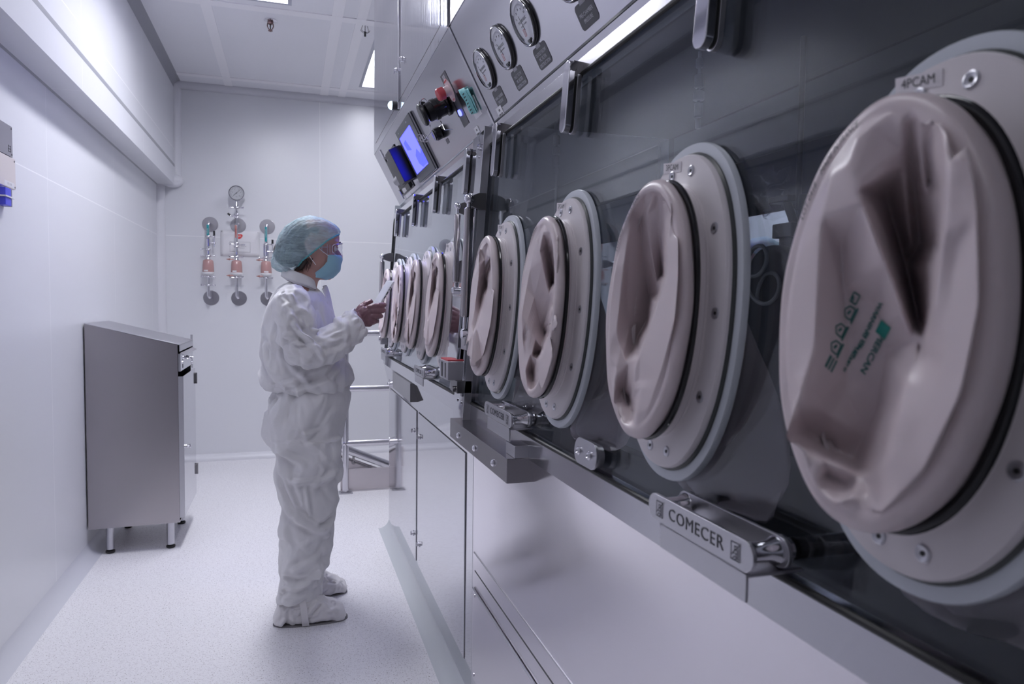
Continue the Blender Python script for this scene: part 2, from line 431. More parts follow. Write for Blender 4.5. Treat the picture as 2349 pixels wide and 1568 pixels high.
build('wire_loop', hk, darkst, t)
build('hook_block', MB().box(c+Vector((-.006, -.006, -.048)), c+Vector((.006, .006, -.02))).cyl(c+Vector((0, 0, -.03)), c+Vector((0, 0, .018)), .0015), blackp, t, .001)

# wall boxes at the left edge
def wall_plate(name, y0, y1, z0, z1, m, label, cat, th=.012):
    t = thing(name, (XL, (y0+y1)/2, z0), label, cat)
    build('cover_plate', MB().box((XL, y0, z0), (XL+th, y1, z1)), m, t, .002)
    for yy in (y0+.012, y1-.012):
        for zz in (z0+.008, z1-.010):
            build('screw', MB().cyl((XL+th, yy, zz), (XL+th+.0015, yy, zz), .0035, seg=12), darkst, t)
    return t
t = wall_plate('wall_plate', 2.86, 3.077, 1.815, 1.927, mat('plate_grey', (.36, .35, .40), .3, .6), 'grey metal cover plate high on the left wall', 'wall plate')
e = MB(); y_ = 3.045
for z_ in (1.83, 1.84, 1.85): e.box((XL+.012, y_-.012, z_), (XL+.0125, y_+.012, z_+.0022))
for yy in (y_-.012, y_+.010): e.box((XL+.012, yy, z_+-.02), (XL+.0125, yy+.0022, z_+.004))
build('engraved_mark', e, black_ink, t)
t = wall_plate('wall_plate', 2.88, 3.10, 1.70, 1.813, mat('plate_cream', (.72, .66, .64), .35), 'cream plastic cover plate on the left wall under the grey plate', 'wall plate')
build('printed_strip', text(MB().box((XL+.0121, 2.985, 1.703), (XL+.0124, 3.085, 1.722)), 'UPS LINE', .012, (XL+.0126, 3.035, 1.7125), (0, 1, 0), (0, 0, 1), (1, 0, 0)), [whitep], t)
t = thing('wall_socket', (XL, 3.0, 1.62), 'blue and grey wall sockets on the left wall below the cream plate', 'socket')
blu = mat('blue_plastic', (.08, .09, .75), .35)
for z0 in (1.628, 1.662):
    build('socket_block', MB().box((XL, 2.94, z0), (XL+.03, 2.995, z0+.028)), blu, t, .002)
    build('socket_side', MB().box((XL, 2.996, z0), (XL+.026, 3.016, z0+.028)), mat('socket_grey', (.22, .21, .25), .4), t, .001)
build('socket_rail', MB().box((XL, 2.93, 1.6565), (XL+.034, 3.018, 1.6615)), whitep, t)

# ------------------------------------------------------------------ steel cabinet
X0, X1, Y0, Y1 = -.972, -.55, 4.0, 4.505
t = thing('steel_cabinet', (-.76, 4.25, 0), 'stainless steel cabinet with sloping top standing on short legs against the left wall', 'cabinet')
prof = [(X0, .136), (X1, .142), (X1, 1.068), (X0, 1.175)]
cbm = MB()
cbm.loft([[Vector((x, Y0, z)) for x, z in prof], [Vector((x, Y0+.003, z)) for x, z in prof]], True)
cbm.loft([[Vector((x, Y1-.003, z)) for x, z in prof], [Vector((x, Y1, z)) for x, z in prof]], True)
cbm.box((X0, Y0+.003, .136), (X0+.004, Y1-.003, 1.17))
cbm.box((X0, Y0+.003, .14), (X1, Y1-.003, .146))
build('cabinet_body', cbm, cabst, t, .0015)
topm = MB().hexa([(X0, Y0-.002, 1.1755), (X1+.012, Y0-.002, 1.0665), (X1+.012, Y1+.002, 1.0665), (X0, Y1+.002, 1.1755),
           (X0, Y0-.002, 1.179), (X1+.012, Y0-.002, 1.071), (X1+.012, Y1+.002, 1.071), (X0, Y1+.002, 1.179)])
topm.box((X1+.008, Y0-.002, 1.035), (X1+.012, Y1+.002, 1.07)).box((X1+.0, Y1-.001, 1.02), (X1+.012, Y1+.002, 1.10))
build('cabinet_top', topm, steels, t, .001)
d = build('drawer', MB().box((X1-.02, Y0+.012, .93), (X1+.012, Y1-.005, 1.022)).box((X1-.34, Y0+.02, .945), (X1-.02, Y1-.02, .95)), steelm, t, .001)
build('drawer_lip', MB().hexa([(X1+.012, Y0+.006, 1.022), (X1+.03, Y0+.006, 1.012), (X1+.03, Y1, 1.012), (X1+.012, Y1, 1.022),
      (X1+.012, Y0+.006, 1.027), (X1+.032, Y0+.006, 1.017), (X1+.032, Y1, 1.017), (X1+.012, Y1, 1.027)]), steels, d)
def key(mb, p, dr):
    p = Vector(p); d_ = Vector(dr)
    mb.cyl(p, p+Vector((.004, 0, 0)), .009, seg=16); mb.box(p+Vector((0, -.003, -.03)), p+Vector((.003, .003, -.006)))
    mb.box(p+Vector((0, .003, -.026)), p+Vector((.003, .006, -.014)))
lk = MB().lathe((X1+.012, 4.27, .985), (1, 0, 0), [(0, .011), (.006, .011), (.008, .008), (.03, .003)], 16)
build('drawer_lock', lk, chrome, d)
kk = MB(); kk.cyl((X1+.03, 4.27, .985), (X1+.034, 4.27, .985), .010, seg=16).tube([(X1+.036+.0*cos(a), 4.27+.010*sin(a), .972+.010*cos(a)) for a in [2*pi*k/14 for k in range(14)]], .0009, 6, closed=True)
key(kk, (X1+.036, 4.275, .956), (0, 0, 1)); key(kk, (X1+.032, 4.262, .958), (0, 0, 1))
build('keys', kk, chrome, d)
d = build('cabinet_door', MB().box((X1+.002, Y0+.004, .165), (X1+.024, Y1-.004, .905)), steelm, t, .002)
build('door_edge', MB().box((X1+.001, Y0-.0005, .165), (X1+.026, Y0+.0035, .905)), steels, d)
build('door_lock', MB().lathe((X1+.024, 4.06, .53), (1, 0, 0), [(0, .010), (.008, .010), (.01, .007), (.02, .006)], 16).tube([(X1+.048, 4.06+.010*cos(a), .53+.010*sin(a)) for a in [2*pi*k/14 for k in range(14)]], .003, 6, closed=True), chrome, d)
for z in (.845, .31):
    build('hinge', MB().box((X1+.024, Y1-.012, z-.03), (X1+.030, Y1+.010, z+.03)).cyl((X1+.028, Y1, z-.032), (X1+.028, Y1, z+.032), .006, seg=12), darkst, t, .001)
for x, y in ((-.882, 4.035), (-.600, 4.04), (-.605, 4.465), (-.882, 4.465)):
    lg = build('leg', MB().cyl((x, y, .02), (x, y, .14), .0185), steels, t)
    build('foot', MB().lathe((x, y, 0), (0, 0, 1), [(0, .018), (.004, .022), (.012, .022), (.015, .014), (.022, .012)], 20), black, lg)
# ================================================================== THE ISOLATOR
LG = sqrt(.055**2+.8**2); UX, UZ = .055/LG, .8/LG
def GP(y, v, h=0): return Vector((.513+UX*v-UZ*h, y, 1.003+UZ*v+UX*h))
GUP = Vector((UX, 0, UZ)); GN = Vector((-UZ, 0, UX)); RGT = Vector((0, -1, 0))
PL = .311; PU = Vector((-.145/PL, 0, .275/PL)); PNV = Vector((-.884, 0, -.466))
def PP(y, s, h=0): return Vector((.604, y, 1.848)) + PU*s + PNV*h
def cellbox(F, mb, y0, y1, s0, s1, h0, h1):
    return mb.hexa([F(y0, s0, h0), F(y1, s0, h0), F(y1, s0, h1), F(y0, s0, h1), F(y0, s1, h0), F(y1, s1, h0), F(y1, s1, h1), F(y0, s1, h1)])
def gbox(mb, *a): return cellbox(GP, mb, *a)
def pbox(mb, *a): return cellbox(PP, mb, *a)
def rrect(w, h, r, n=6):   # rounded rectangle outline around 0,0
    o = []
    for cx, cy, a0 in ((w/2-r, h/2-r, 0), (-w/2+r, h/2-r, pi/2), (-w/2+r, -h/2+r, pi), (w/2-r, -h/2+r, 3*pi/2)):
        o += [(cx+r*cos(a0+pi/2*i/n), cy+r*sin(a0+pi/2*i/n)) for i in range(n+1)]
    return o
def extr(mb, F, yc, sc, outline, h0, h1):
    return mb.loft([[F(yc+a, sc+b_, h) for a, b_ in outline] for h in (h0, h1)], True)
def sp(F, yc, sc, outline, h0, h1, mb=None): return extr(mb or MB(), F, yc, sc, outline, h0, h1)
XB = 1.19
VT = .765/UZ
YM0, YM1 = -1.3, 2.118
YP0, YP1 = 2.122, 4.07
main = thing('isolator', (.9, .6, 0), 'large stainless steel isolator with dark window in the foreground, gauges on its sloping panel', 'isolator')
pre = thing('isolator', (.9, 3.1, 0), 'far stainless steel isolator section with blue screen and mirror polished lower doors', 'isolator')
for T, y0, y1 in ((main, YM0, YM1), (pre, YP0, YP1)):
    isM = T is main
    pr = [(.545, .05), (.545, .823), (.513, .955), (.513, .995), (XB+.03, .995), (XB+.03, .05)]
    bs = build('base_housing', extr_y(MB(), pr, y0, y1), basest if isM else steelm, T, .002)
    build('plinth', MB().box((.565, y0, 0), (XB, y1, .05)), darkst, T)
    # upper housing: sloping control panel and tall box
    up_ = [(.5715, 1.846), (.604, 1.848), (.459, 2.123), (.457, 2.13), (.457, 3.0), (XB+.03, 3.0), (XB+.03, 1.80), (.62, 1.80)]
    hs = MB()
    hs.loft([[Vector((x, y, z)) for x, z in [(.6293, 1.8003), (.459, 2.123), (.470, 2.1235), (.645, 1.8003)]] for y in (y0, y1)], True)
    build('control_panel', hs, panelst, T, .0015)
    ub = MB().box((.457, y0, 2.1235), (XB+.03, y1, 3.0))
    build('upper_housing', ub, steelw, T, .002)
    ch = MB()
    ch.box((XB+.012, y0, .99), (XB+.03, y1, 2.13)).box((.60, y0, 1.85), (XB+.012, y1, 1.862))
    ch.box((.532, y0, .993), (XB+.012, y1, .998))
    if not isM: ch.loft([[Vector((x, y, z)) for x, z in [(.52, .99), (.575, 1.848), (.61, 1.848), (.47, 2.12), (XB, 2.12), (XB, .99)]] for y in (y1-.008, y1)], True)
    build('chamber', ch, mat('chamber_steel', (.075, .08, .092), .45, 0, spec=.25, rvar=.08) if isM else mat('chamber_steel_lit', (.32, .34, .37), .45, 0, spec=.3, rvar=.08), T)  # far chamber coloured paler to carry the bright reflection in its window
    rw = MB().box((XB+.002, y0+.05, 1.70), (XB+.012, y1-.05, 1.84))
    build('chamber_header', rw, mat('chamber_header_steel', (.11, .12, .14), .4, 0), T)
    rm = MB().box((XB-.004, y0+(.1 if isM else 0), 1.07), (XB+.012, y1-(0 if isM else .1), 1.545))
    build('rear_mirror_panel', rm, mat('rear_mirror', (.80, .82, .86), .03, 1), T, .003)  # mirror-polished steel panel of the rear wall
    # window
    wy0, wy1 = (-1.25, 2.065) if isM else (2.235, 4.035)
    fr = MB()
    gbox(fr, y0, y1, -.012, 0, -.03, 0); gbox(fr, y0, y1, -.05, -.012, -.02, 0)
    gbox(fr, y0, y1, VT, .799, -.03, 0); gbox(fr, y0, wy0, 0, VT, -.03, 0); gbox(fr, wy1, y1, 0, VT, -.03, 0)
    fr.box((.5685, y0, 1.796), (.64, y1, 1.8003))
    for cy, sy in ((wy0, 1), (wy1, -1)):   # rounded corners
        for cv, sv in ((0, 1), (VT, -1)):
            rr = .028; pts = [(0, 0)] + [(rr-rr*cos(pi/2*i/6), rr-rr*sin(pi/2*i/6)) for i in range(7)]
            fr.loft([[GP(cy+sy*a, cv+sv*b_, h) for a, b_ in pts] for h in (-.03, -.0003)], True)
    build('window_frame', fr, steelm if not isM else mat('frame_steel', (.62, .615, .65), .16, 1, bump=.03, bscale=20, rvar=.05), T, .0008)
    # the pane has an oval opening behind every glove port
    pc_ = [.472, .892, 1.33, 1.765] if isM else [2.415, 2.85, 3.285, 3.72]
    V2 = [Vector(p) for p in ((wy0, 0), (wy1, 0), (wy1, VT), (wy0, VT))]; E2 = [(0, 1), (1, 2), (2, 3), (3, 0)]; n2 = 40
    for c in pc_:
        k0 = len(V2)
        for k in range(n2): V2.append(Vector((c+.116*cos(2*pi*k/n2), .288+.196*sin(2*pi*k/n2)))); E2.append((k0+k, k0+(k+1) % n2))
    v2, e2, f2, _, _, _ = delaunay_2d_cdt(V2, E2, [], 1, 1e-6)
    keep2 = []
    for f in f2:
        c_ = sum((v2[i] for i in f), Vector((0, 0)))/len(f)
        if not any(((c_.x-c)/.116)**2+((c_.y-.288)/.196)**2 < .985 for c in pc_): keep2.append(list(f))
    pn_ = MB()
    for h in (-.016, -.006): pn_.add([GP(v.x, v.y, h) for v in v2], keep2)
    build('window_pane', pn_, window_glass if isM else far_glass, T, ang=10)
    g = MB(); gk = []
    for cx, cy, a0 in ((wy1-.03, VT-.03, 0), (wy0+.03, VT-.03, pi/2), (wy0+.03, .03, pi), (wy1-.03, .03, 3*pi/2)):
        gk += [GP(cx+.028*cos(a0+pi/2*i/6), cy+.028*sin(a0+pi/2*i/6), -.001) for i in range(7)]
    g.tube(gk, .0045, 8, closed=True)
    build('gasket', g, black, T)
    # clamps along the top edge of the window
    cl = [1.885, 1.362, .858, .34, -.18] if isM else [3.762, 3.228, 2.733, 2.226]
    for yc in cl:
        k = build('clamp', sp(GP, yc, .716, rrect(.034, .145, .016), .016, .030), chrome if isM else steelm, T, .002)
        k2 = MB(); extr(k2, GP, yc-.0, .706, rrect(.030, .125, .0148), .001, .010)
        build('clamp_back', k2, steels, k, .001)
        k3 = MB(); gbox(k3, yc-.013, yc+.013, .755, .787, -.002, .020)
        k3.cyl(GP(yc-.0175, .7715, .021), GP(yc+.0175, .7715, .021), .008)
        build('clamp_hinge', k3, darkst, k, .001)
        build('clamp_gasket', sp(GP, yc, .706, rrect(.026, .12, .013), .010, .016), black, k)

# ---- main section details
T = main
build('joint_line', MB().box((.5443, YM0, .473), (.5452, 2.09, .4765)).box((.5443, 2.094, .134), (.5452, 2.0965, .416)).box((.5443, YM0, .1315), (.5452, 2.095, .134)), mat('joint_dark', (.05, .05, .055), .5), T)
build('base_ridge', MB().box((.5435, YM0, .527), (.546, 2.10, .5315)), steels, T, .0006)
d = build('access_door', MB().box((.5415, 1.15, .134), (.546, 2.093, .416)), basest, T, .001)
for z in (.15, .40): build('screw', MB().lathe((.5415, 2.08, z), (-1, 0, 0), [(0, .0055), (.002, .0055), (.003, .003)], 12), chrome, d)
build('door_sealant', MB().tube([(.5412, 1.16+.94*i/40, .4175+.0012*noise.noise(Vector((i*.7, 0, 0)))) for i in range(41)], .0028, 6), steels, d)
# beam carrying the post
bm_ = build('beam_or_recess', MB().box((.460, 1.492, .900), (.535, 2.075, .956)), mat('beam_steel', (.40, .385, .40), .2, 1, bump=.05, bscale=40, stretch=(1, .2, 6), rvar=.04), T, .0015)
for y in (1.962, 1.777, 1.599):
    build('bolt', MB().lathe((.460, y, .924), (-1, 0, 0), [(0, .0085), (.002, .0088), (.005, .007), (.007, .003), (.0071, .0005)], 16), chrome, bm_)
build('beam_stop', MB().box((.478, 1.492, .956), (.52, 1.56, .984)), steels, T, .0015)

def stadium_x(mb, y0, y1, z0, z1, x0, x1):
    h = (z1-z0); return mb.loft([[Vector((x, (y0+y1)/2+a, (z0+z1)/2+b_)) for a, b_ in rrect(y1-y0, h, h/2*.98, 8)] for x in (x0, x1)], True)
def emblem(mb, y, z, x, s):
    R = lambda a, b_: Vector((x-.0005, y-a*s, z+b_*s))
    def ln(p, q, w_=.055):
        p = Vector(p); q = Vector(q); d_ = (q-p).normalized()*w_/2; n_ = Vector((-d_.y, d_.x))
        mb.add([R(*(p-n_-d_)), R(*(q-n_+d_)), R(*(q+n_+d_)), R(*(p+n_-d_))], [(0, 1, 2, 3)])
    for p, q in (((-.42, -.5), (.42, -.5)), ((.42, -.5), (.42, .5)), ((.42, .5), (-.42, .5)), ((-.42, .5), (-.42, -.5)),
                 ((-.42, -.28), (.1, .2)), ((.42, .5), (.05, .12)), ((-.1, .3), (.25, .3)), ((-.1, .3), (-.1, .1)), ((-.1, .1), (.15, .1)), ((.15, .1), (.15, -.2)), ((-.2, -.12), (.1, -.12)), ((.28, -.2), (.28, .2)),
                 ((-.25, -.45), (-.1, -.28)), ((-.1, -.28), (.25, -.28)), ((0, -.45), (.1, -.36)), ((.1, -.36), (.3, -.36))):
        ln(p, q)
def latch(T, y0, y1, X, zc=1.040, clip=True, near=True):
    h = .034; z0, z1 = zc-h/2, zc+h/2
    o = build('latch_handle', stadium_x(MB(), y0, y1, z0, z1, X, X+.005), steels, T, .0008)
    build('latch_back_plate', stadium_x(MB(), y0, y1, z0, z1, X+.044, X+.049), steels, o, .0008)
    for y in (y0+.022, y1-.02):
        ps = MB()
        ps.lathe((X+.004, y, zc), (1, 0, 0), [(0, .0140), (.006, .0140), (.009, .0112), (.028, .0112), (.037, .0155), (.042, .0155)], 24)
        ps.lathe((X+.049, y, zc), (1, 0, 0), [(0, .0165), (.004, .0165), (.006, .012), (.012, .012)], 24)
        build('latch_post', ps, chrome, o)
    tx = MB(); L_ = y1-y0
    text(tx, 'COMECER', .0215, (X, (y0+y1)/2, zc), RGT, (0, 0, 1), off=.0003, xs=1.12, space=1.10)
    emblem(tx, y1-L_*.135, zc, X, .019); emblem(tx, y0+L_*.135, zc, X, .019)
    build('latch_lettering', tx, mat('engraving', (.05, .05, .06), .5), o)
    if clip:
        c_ = MB().box((X-.002, y0+.008, z0-.004), (.522, y1-.035, z0-.0005)).box((X-.002, y0+.008, z0-.030), (X+.0015, y1-.035, z0-.0005))
        build('latch_bracket', c_, steels, T, .001)
    if near: build('latch_spindle', MB().cyl((.52, y0+.022, zc), (.60, y0+.022, zc), .012), blackg, T)
    return o
latch(main, .606, .828, .452)
latch(main, 1.488, 1.715, .468)
latch(pre, 2.57, 2.79, .470, near=False)
latch(pre, 3.70, 3.92, .478, near=False)
dp = build('lock_plate', sp(GP, 1.148, .034, rrect(.098, .047, .0225, 8), .012, .017), steels, T, .001)
build('lock_spacer', sp(GP, 1.144, .034, rrect(.088, .040, .0195, 8), 0, .012), steels, dp, .001)
for dy in (-.023, .023): build('bolt', MB().lathe(GP(1.148+dy, .034, .017), GN, [(0, .0075), (.003, .0078), (.006, .0055), (.0065, .0045), (.004, .003)], 16), chrome, dp)

# pressure gauges
def arc_ticks(mb, yc, sc, r0, r1, h, a0, a1, n, w_=.0009):
    for i in range(n+1):
        a = a0+(a1-a0)*i/n
        e0 = Vector((cos(a), sin(a))); t_ = Vector((-sin(a), cos(a)))*w_/2
        rr0 = r0 if i % 5 else r0-.003
        q = [e0*rr0-t_, e0*r1-t_, e0*r1+t_, e0*rr0+t_]
        mb.add([PP(yc-p.x, sc+p.y, h) for p in q], [(0, 1, 2, 3)])
GS = (1.972-1.848)/.275*PL
for i, (yc, lines, num) in enumerate([(2.006, ['MAIN CHAMBER', 'PRESSURE'], 0), (1.822, ['INLET FLOW', 'MC FILTER', 'OBSTRUCTION'], 1), (1.643, ['OUTLET FLOW', 'MC FILTER', 'OBSTRUCTION'], 2), (1.378, ['PRE-CHAMBER', 'PRESSURE'], 3)]):
    def G(a, b_, h=0, yc=yc): return PP(yc-a, GS+b_, h)
    bz_ = MB().lathe(G(0, 0, 0), PNV, [(0, .0570), (.002, .0582), (.006, .0582), (.0085, .0570), (.0095, .0550), (.0088, .0540), (.004, .0537)], 48, caps=False)
    g_ = build('pressure_gauge', bz_, [mat('bezel_dark', (.09, .09, .09), .2, .7)], T)
    build('gauge_rim', MB().lathe(G(0, 0, .0088), PNV, [(0, .0552), (.0014, .0548), (.002, .0538), (.0014, .0530), (0, .0530)], 48, caps=False), chrome, g_)
    build('dial', MB().cyl(G(0, 0, .002), G(0, 0, .0052), .0537, seg=48), mat('dial_white', (.82, .82, .86), .45), g_)
    dk = MB()
    # grey band sector at the upper left and lower dark insert
    bd = [Vector((.052*cos(a), .052*sin(a))) for a in [radians(140+85*k/14) for k in range(15)]]
    dk.add([G(p.x, p.y, .0054) for p in bd] + [G(p.x*.84, p.y*.84, .0054) for p in reversed(bd)], [tuple(range(30))])
    arc_ticks(dk, yc, GS, .038, .042, .0056, radians(150), radians(30), 30, .0007)
    text(dk, 'MAGNEHELIC', .0095, G(0, .004), RGT, PU, off=.0056, xs=.9)
    text(dk, 'INCHES OF WATER', .0042, G(0, -.006), RGT, PU, off=.0056)
    for a, s_ in zip((150, 120, 90, 60, 30), ('0', '.25', '.50', '.75', '1.0')):
        text(dk, s_, .0065, G(.030*cos(radians(a)), .030*sin(radians(a))), RGT, PU, off=.0056)
    build('dial_marks', dk, mat('dial_ink', (.10, .10, .12), .5), g_)
    nd = MB(); a = radians([128, 112, 100, 90][i])
    nd.tube([G(0, -.018, .008), G(.036*cos(a), -.018+.036*sin(a)+.018*0, .008)], .0007, 6)
    for aa in (20, ):   # black pointer marks at the bezel
        nd.add([G(.034, .018, .0058), G(.050, .024, .0058), G(.049, .0275, .0058), G(.0335, .021, .0058)], [(0, 1, 2, 3)])
    nd.cyl(G(0, -.046, .004), G(0, -.046, .010), .005); nd.cyl(G(.008, -.043, .004), G(.008, -.043, .009), .003); nd.cyl(G(-.008, -.043, .004), G(-.008, -.043, .009), .003)
    build('needle', nd, blackp, g_)
    rd = MB()
    for (a0, b0, a1, b1) in ((-.018, -.030, -.006, -.0287), (-.018, -.0143, -.006, -.013), (-.018, -.030, -.0167, -.013), (-.0073, -.030, -.006, -.013)):
        rd.add([G(a0, b0, .006), G(a1, b0, .006), G(a1, b1, .006), G(a0, b1, .006)], [(0, 1, 2, 3)])
    for k in range(3): rd.add([G(-.0145+k*.003, -.027, .006), G(-.0138+k*.003, -.027, .006), G(-.0138+k*.003, -.016, .006), G(-.0145+k*.003, -.016, .006)], [(0, 1, 2, 3)])
    build('red_box_mark', rd, mat('red_ink', (.60, .06, .06), .5), g_)
    build('insert', MB().add([G(p[0], p[1], .0052) for p in [(-.047, -.014), (-.012, -.010), (.012, -.010), (.047, -.014), (.034, -.035), (0, -.049), (-.034, -.035)]], [tuple(range(7))]), mat('dial_insert', (.45, .46, .50), .3), g_)
    cg = MB().lathe(G(0, 0, .0105), PNV, [(0, .0528), (.0018, .047), (.0032, .032), (.0038, .015), (.004, .0001)], 40, caps=False)
    build('cover_glass', cg, gauge_glass, g_)
    # name plate below the gauge
    ly = yc - (.012 if i < 3 else .012); ls = (1.8955-1.848)/.275*PL
    o = rrect(.082, .052, .010)
    lb = build('gauge_label', sp(PP, ly, ls-.003, o, 0, .0008), greyp, T)
    build('tag_plate', pbox(MB(), ly-.013, ly+.013, ls+.017, ls+.026, .0008, .0012), mat('tag_grey', (.42, .42, .46), .5), lb)
    tx = MB(); n = len(lines)
    for q, s_ in enumerate(lines):
        text(tx, s_, .0118, PP(ly, ls-.008-(q-(n-1)/2)*.0128), RGT, PU, off=.001, xs=.82)
    text(tx, 'DPI %d' % (num+1), .005, PP(ly, ls+.0215), RGT, PU, off=.0014)
    build('label_lettering', tx, white_ink, lb)
def sticker(T, y, s, w_, h_, lines, sz, m=mat('sticker_white', (.93, .92, .94), .4), name='sticker', lab_=None, rot=0):
    F = lambda yy, ss, h: PP(y+(yy*cos(rot)-ss*sin(rot)), s+(yy*sin(rot)+ss*cos(rot)), h)
    o = build(name, cellbox(F, MB(), -w_/2, w_/2, -h_/2, h_/2, 0, .0014), m, T, label=lab_)
    tx = MB()
    for q, (s_, zz) in enumerate(lines):
        text(tx, s_, sz[q] if isinstance(sz, (list, tuple)) else sz, F(0, zz, 0), F(-1, 0, 0)-F(0, 0, 0), F(0, 1, 0)-F(0, 0, 0), nrm=PNV, off=.0018)
    build('sticker_lettering', tx, black_ink, o)
    return o
sticker(main, 2.036, .018, .048, .030, [('178', .004), ('EQP1271', -.009)], (.009, .0105), lab_='white equipment number sticker')
sticker(pre, 2.296, .020, .044, .030, [('178', .004), ('EQP0271', -.009)], (.009, .0095), lab_='white equipment number sticker')

# upper housing fronts: doors with latches
def updoor(T, y0, y1, z0=2.170, z1=2.985, name='housing_door', m=steelw):
    build('door_gap', MB().box((.4566, y0-.0018, z0-.0018), (.4575, y1+.0018, z1+.0018)), mat('joint_dark', (.05, .05, .055), .5), T)
    return build(name, MB().box((.4558, y0, z0), (.4575, y1, z1)), m, T, .0005)
d1 = updoor(pre, 3.116, 3.985); d2 = updoor(pre, 2.245, 3.100)
for d_, y in ((d2, 3.033), (d1, 3.184)):
    build('door_latch', MB().lathe((.4558, y, 2.318), (-1, 0, 0), [(0, .011), (.004, .011), (.006, .009), (.012, .007)], 16).box((.44, y-.003, 2.300), (.446, y+.003, 2.325)), chrome, d_, .0005)
updoor(main, .9, 2.098, 2.210); updoor(main, -1.2, .88, 2.210)
build('seam_strip', MB().box((.449, 3.1045, 2.13), (.4575, 3.1115, 2.99)), chrome, pre, .002)
build('corner_strip', MB().box((.4515, 2.119, 2.12), (.458, 2.131, 2.99)).hexa([PP(2.119, 0, -.001), PP(2.131, 0, -.001), PP(2.131, 0, .003), PP(2.119, 0, .003), PP(2.119, .311, -.001), PP(2.131, .311, -.001), PP(2.131, .311, .003), PP(2.119, .311, .003)]), steelm, pre, .001)
# signal lamp
sl = Vector((.448, 3.20, 2.168))
l_ = build('signal_lamp', MB().cyl(sl+Vector((.012, 0, 0)), sl+Vector((-.012, 0, 0)), .019, seg=24), blackp, pre, .002)
build('lamp_dome', MB().lathe(sl+Vector((-.012, 0, 0)), (-1, 0, 0), [(0, .0185), (.006, .0175), (.012, .013), (.016, .006), (.0172, .0003)], 24), emission('signal_glow', (.55, .80, 1.0), 6.0), l_)

# monitor with blue screen
mo = build('monitor', pbox(MB(), 2.955, 3.325, .018, .268, 0, .013), monp, pre, .003)
build('monitor_rim', pbox(MB(), 2.953, 3.327, .016, .270, .003, .008), steels, mo, .001)
build('screen', pbox(MB(), 3.02, 3.29, .056, .230, .0131, .0136), emission('screen_blue', (.028, .030, 1.0), 11.0), mo)
sc_ = MB()
def poly(mb, pts, h=.0139): mb.add([PP(y, s, h) for y, s in pts], [tuple(range(len(pts)))])
poly(sc_, [(3.02, .060), (3.12, .060), (3.16, .085), (3.155, .12), (3.09, .14), (3.06, .11), (3.02, .125)])
poly(sc_, [(3.17, .150), (3.25, .165), (3.26, .20), (3.20, .205)])
build('screen_graphics', sc_, emission('screen_blue_dark', (.017, .020, 1.0), 10.4), mo)
build('monitor_marks', text(text(MB(), 'ASEM', .009, PP(3.05, .250, 0), RGT, PU, off=.0138), 'SAFE', .007, PP(3.265, .250, 0), RGT, PU, off=.0138), white_ink, mo)

# emergency stop strip
es = build('emergency_stop', pbox(MB(), 2.335, 2.405, .060, .243, 0, .0012), greyp, pre, label='dark strip with red mushroom stop button and blue lit button')
cE = PP(2.372, .186)
ring = MB().cyl(cE+PNV*.001, cE+PNV*.002, .001, seg=8); ring = MB()
ring.loft([[PP(2.372-.032*cos(2*pi*k/32), .186+.040*sin(2*pi*k/32), h) for k in range(32)] for h in (.001, .0022)], True)
text(ring, '', .01, cE, RGT, PU)
build('stop_plate', ring, pinkp, es)
build('stop_text', text(text(MB(), 'EMERGENCY', .0085, PP(2.372, .217), RGT, PU, off=.0026, xs=.8), 'STOP', .0085, PP(2.372, .153), RGT, PU, off=.0026), mat('red_ink', (.60, .06, .06), .5), es)
build('stop_collar', MB().lathe(cE, PNV, [(0, .017), (.018, .017), (.020, .0155), (.024, .0155)], 24), pinkp, es)
build('stop_button', MB().lathe(cE+PNV*.022, PNV, [(0, .016), (.003, .021), (.022, .021), (.026, .018), (.027, .001)], 32), redp, es)
build('blue_button', MB().loft([[PP(2.372-.011*cos(2*pi*k/24), .106+.011*sin(2*pi*k/24), h) for k in range(24)] for h in (0, .006)], True), emission('blue_button_glow', (.12, .14, 1.0), 4.5), es)
build('strip_slot', pbox(MB(), 2.388, 2.402, .098, .150, .0012, .004), black, es)
build('strip_tag', text(pbox(MB(), 2.358, 2.386, .2265, .237, .0012, .0016), 'S 01', .006, PP(2.372, .2317), RGT, PU, off=.0019), mat('tag_grey', (.42, .42, .46), .5), es)

# taped note on the panel
nt_ = MB()
F = lambda y, s, h: PP(y, s, h)
build('note', pbox(MB(), 2.185, 2.262, .052, .115, 0, .0006), paper, pre, label='white and teal folded paper note taped to the panel')
gr = MB(); n = 8
for (y0, y1, s0, s1, sk, hh) in ((2.205, 2.262, .062, .150, .012, .004), (2.190, 2.240, .064, .138, -.006, .006)):
    vs = []; fs = []
    for i in range(n+1):
        for j in range(n+1):
            u = i/n; v = j/n
            vs.append(PP(y0+(y1-y0)*u+sk*v, s0+(s1-s0)*v+.01*u, .002+hh*(abs(2*u-.9)**1.5)*.8+.003*noise.noise(Vector((u*3, v*3, y0*9)))+.002))
    for i in range(n):
        for j in range(n): a = i*(n+1)+j; fs.append((a, a+1, a+n+2, a+n+1))
    gr.add(vs, fs)
g_ = build('note_paper', gr, mat('teal_paper_light', (.22, .56, .56), .6), pre, norm=False, label='creased teal paper')
g_.modifiers.new('t', 'SOLIDIFY').thickness = .0004
tx = MB()
for q in range(7): text(tx, 'IIIIII IIII IIII', .006, PP(2.232, .135-.0105*q), RGT, PU, off=.0125, xs=.8)
build('note_writing', tx, black_ink, g_)

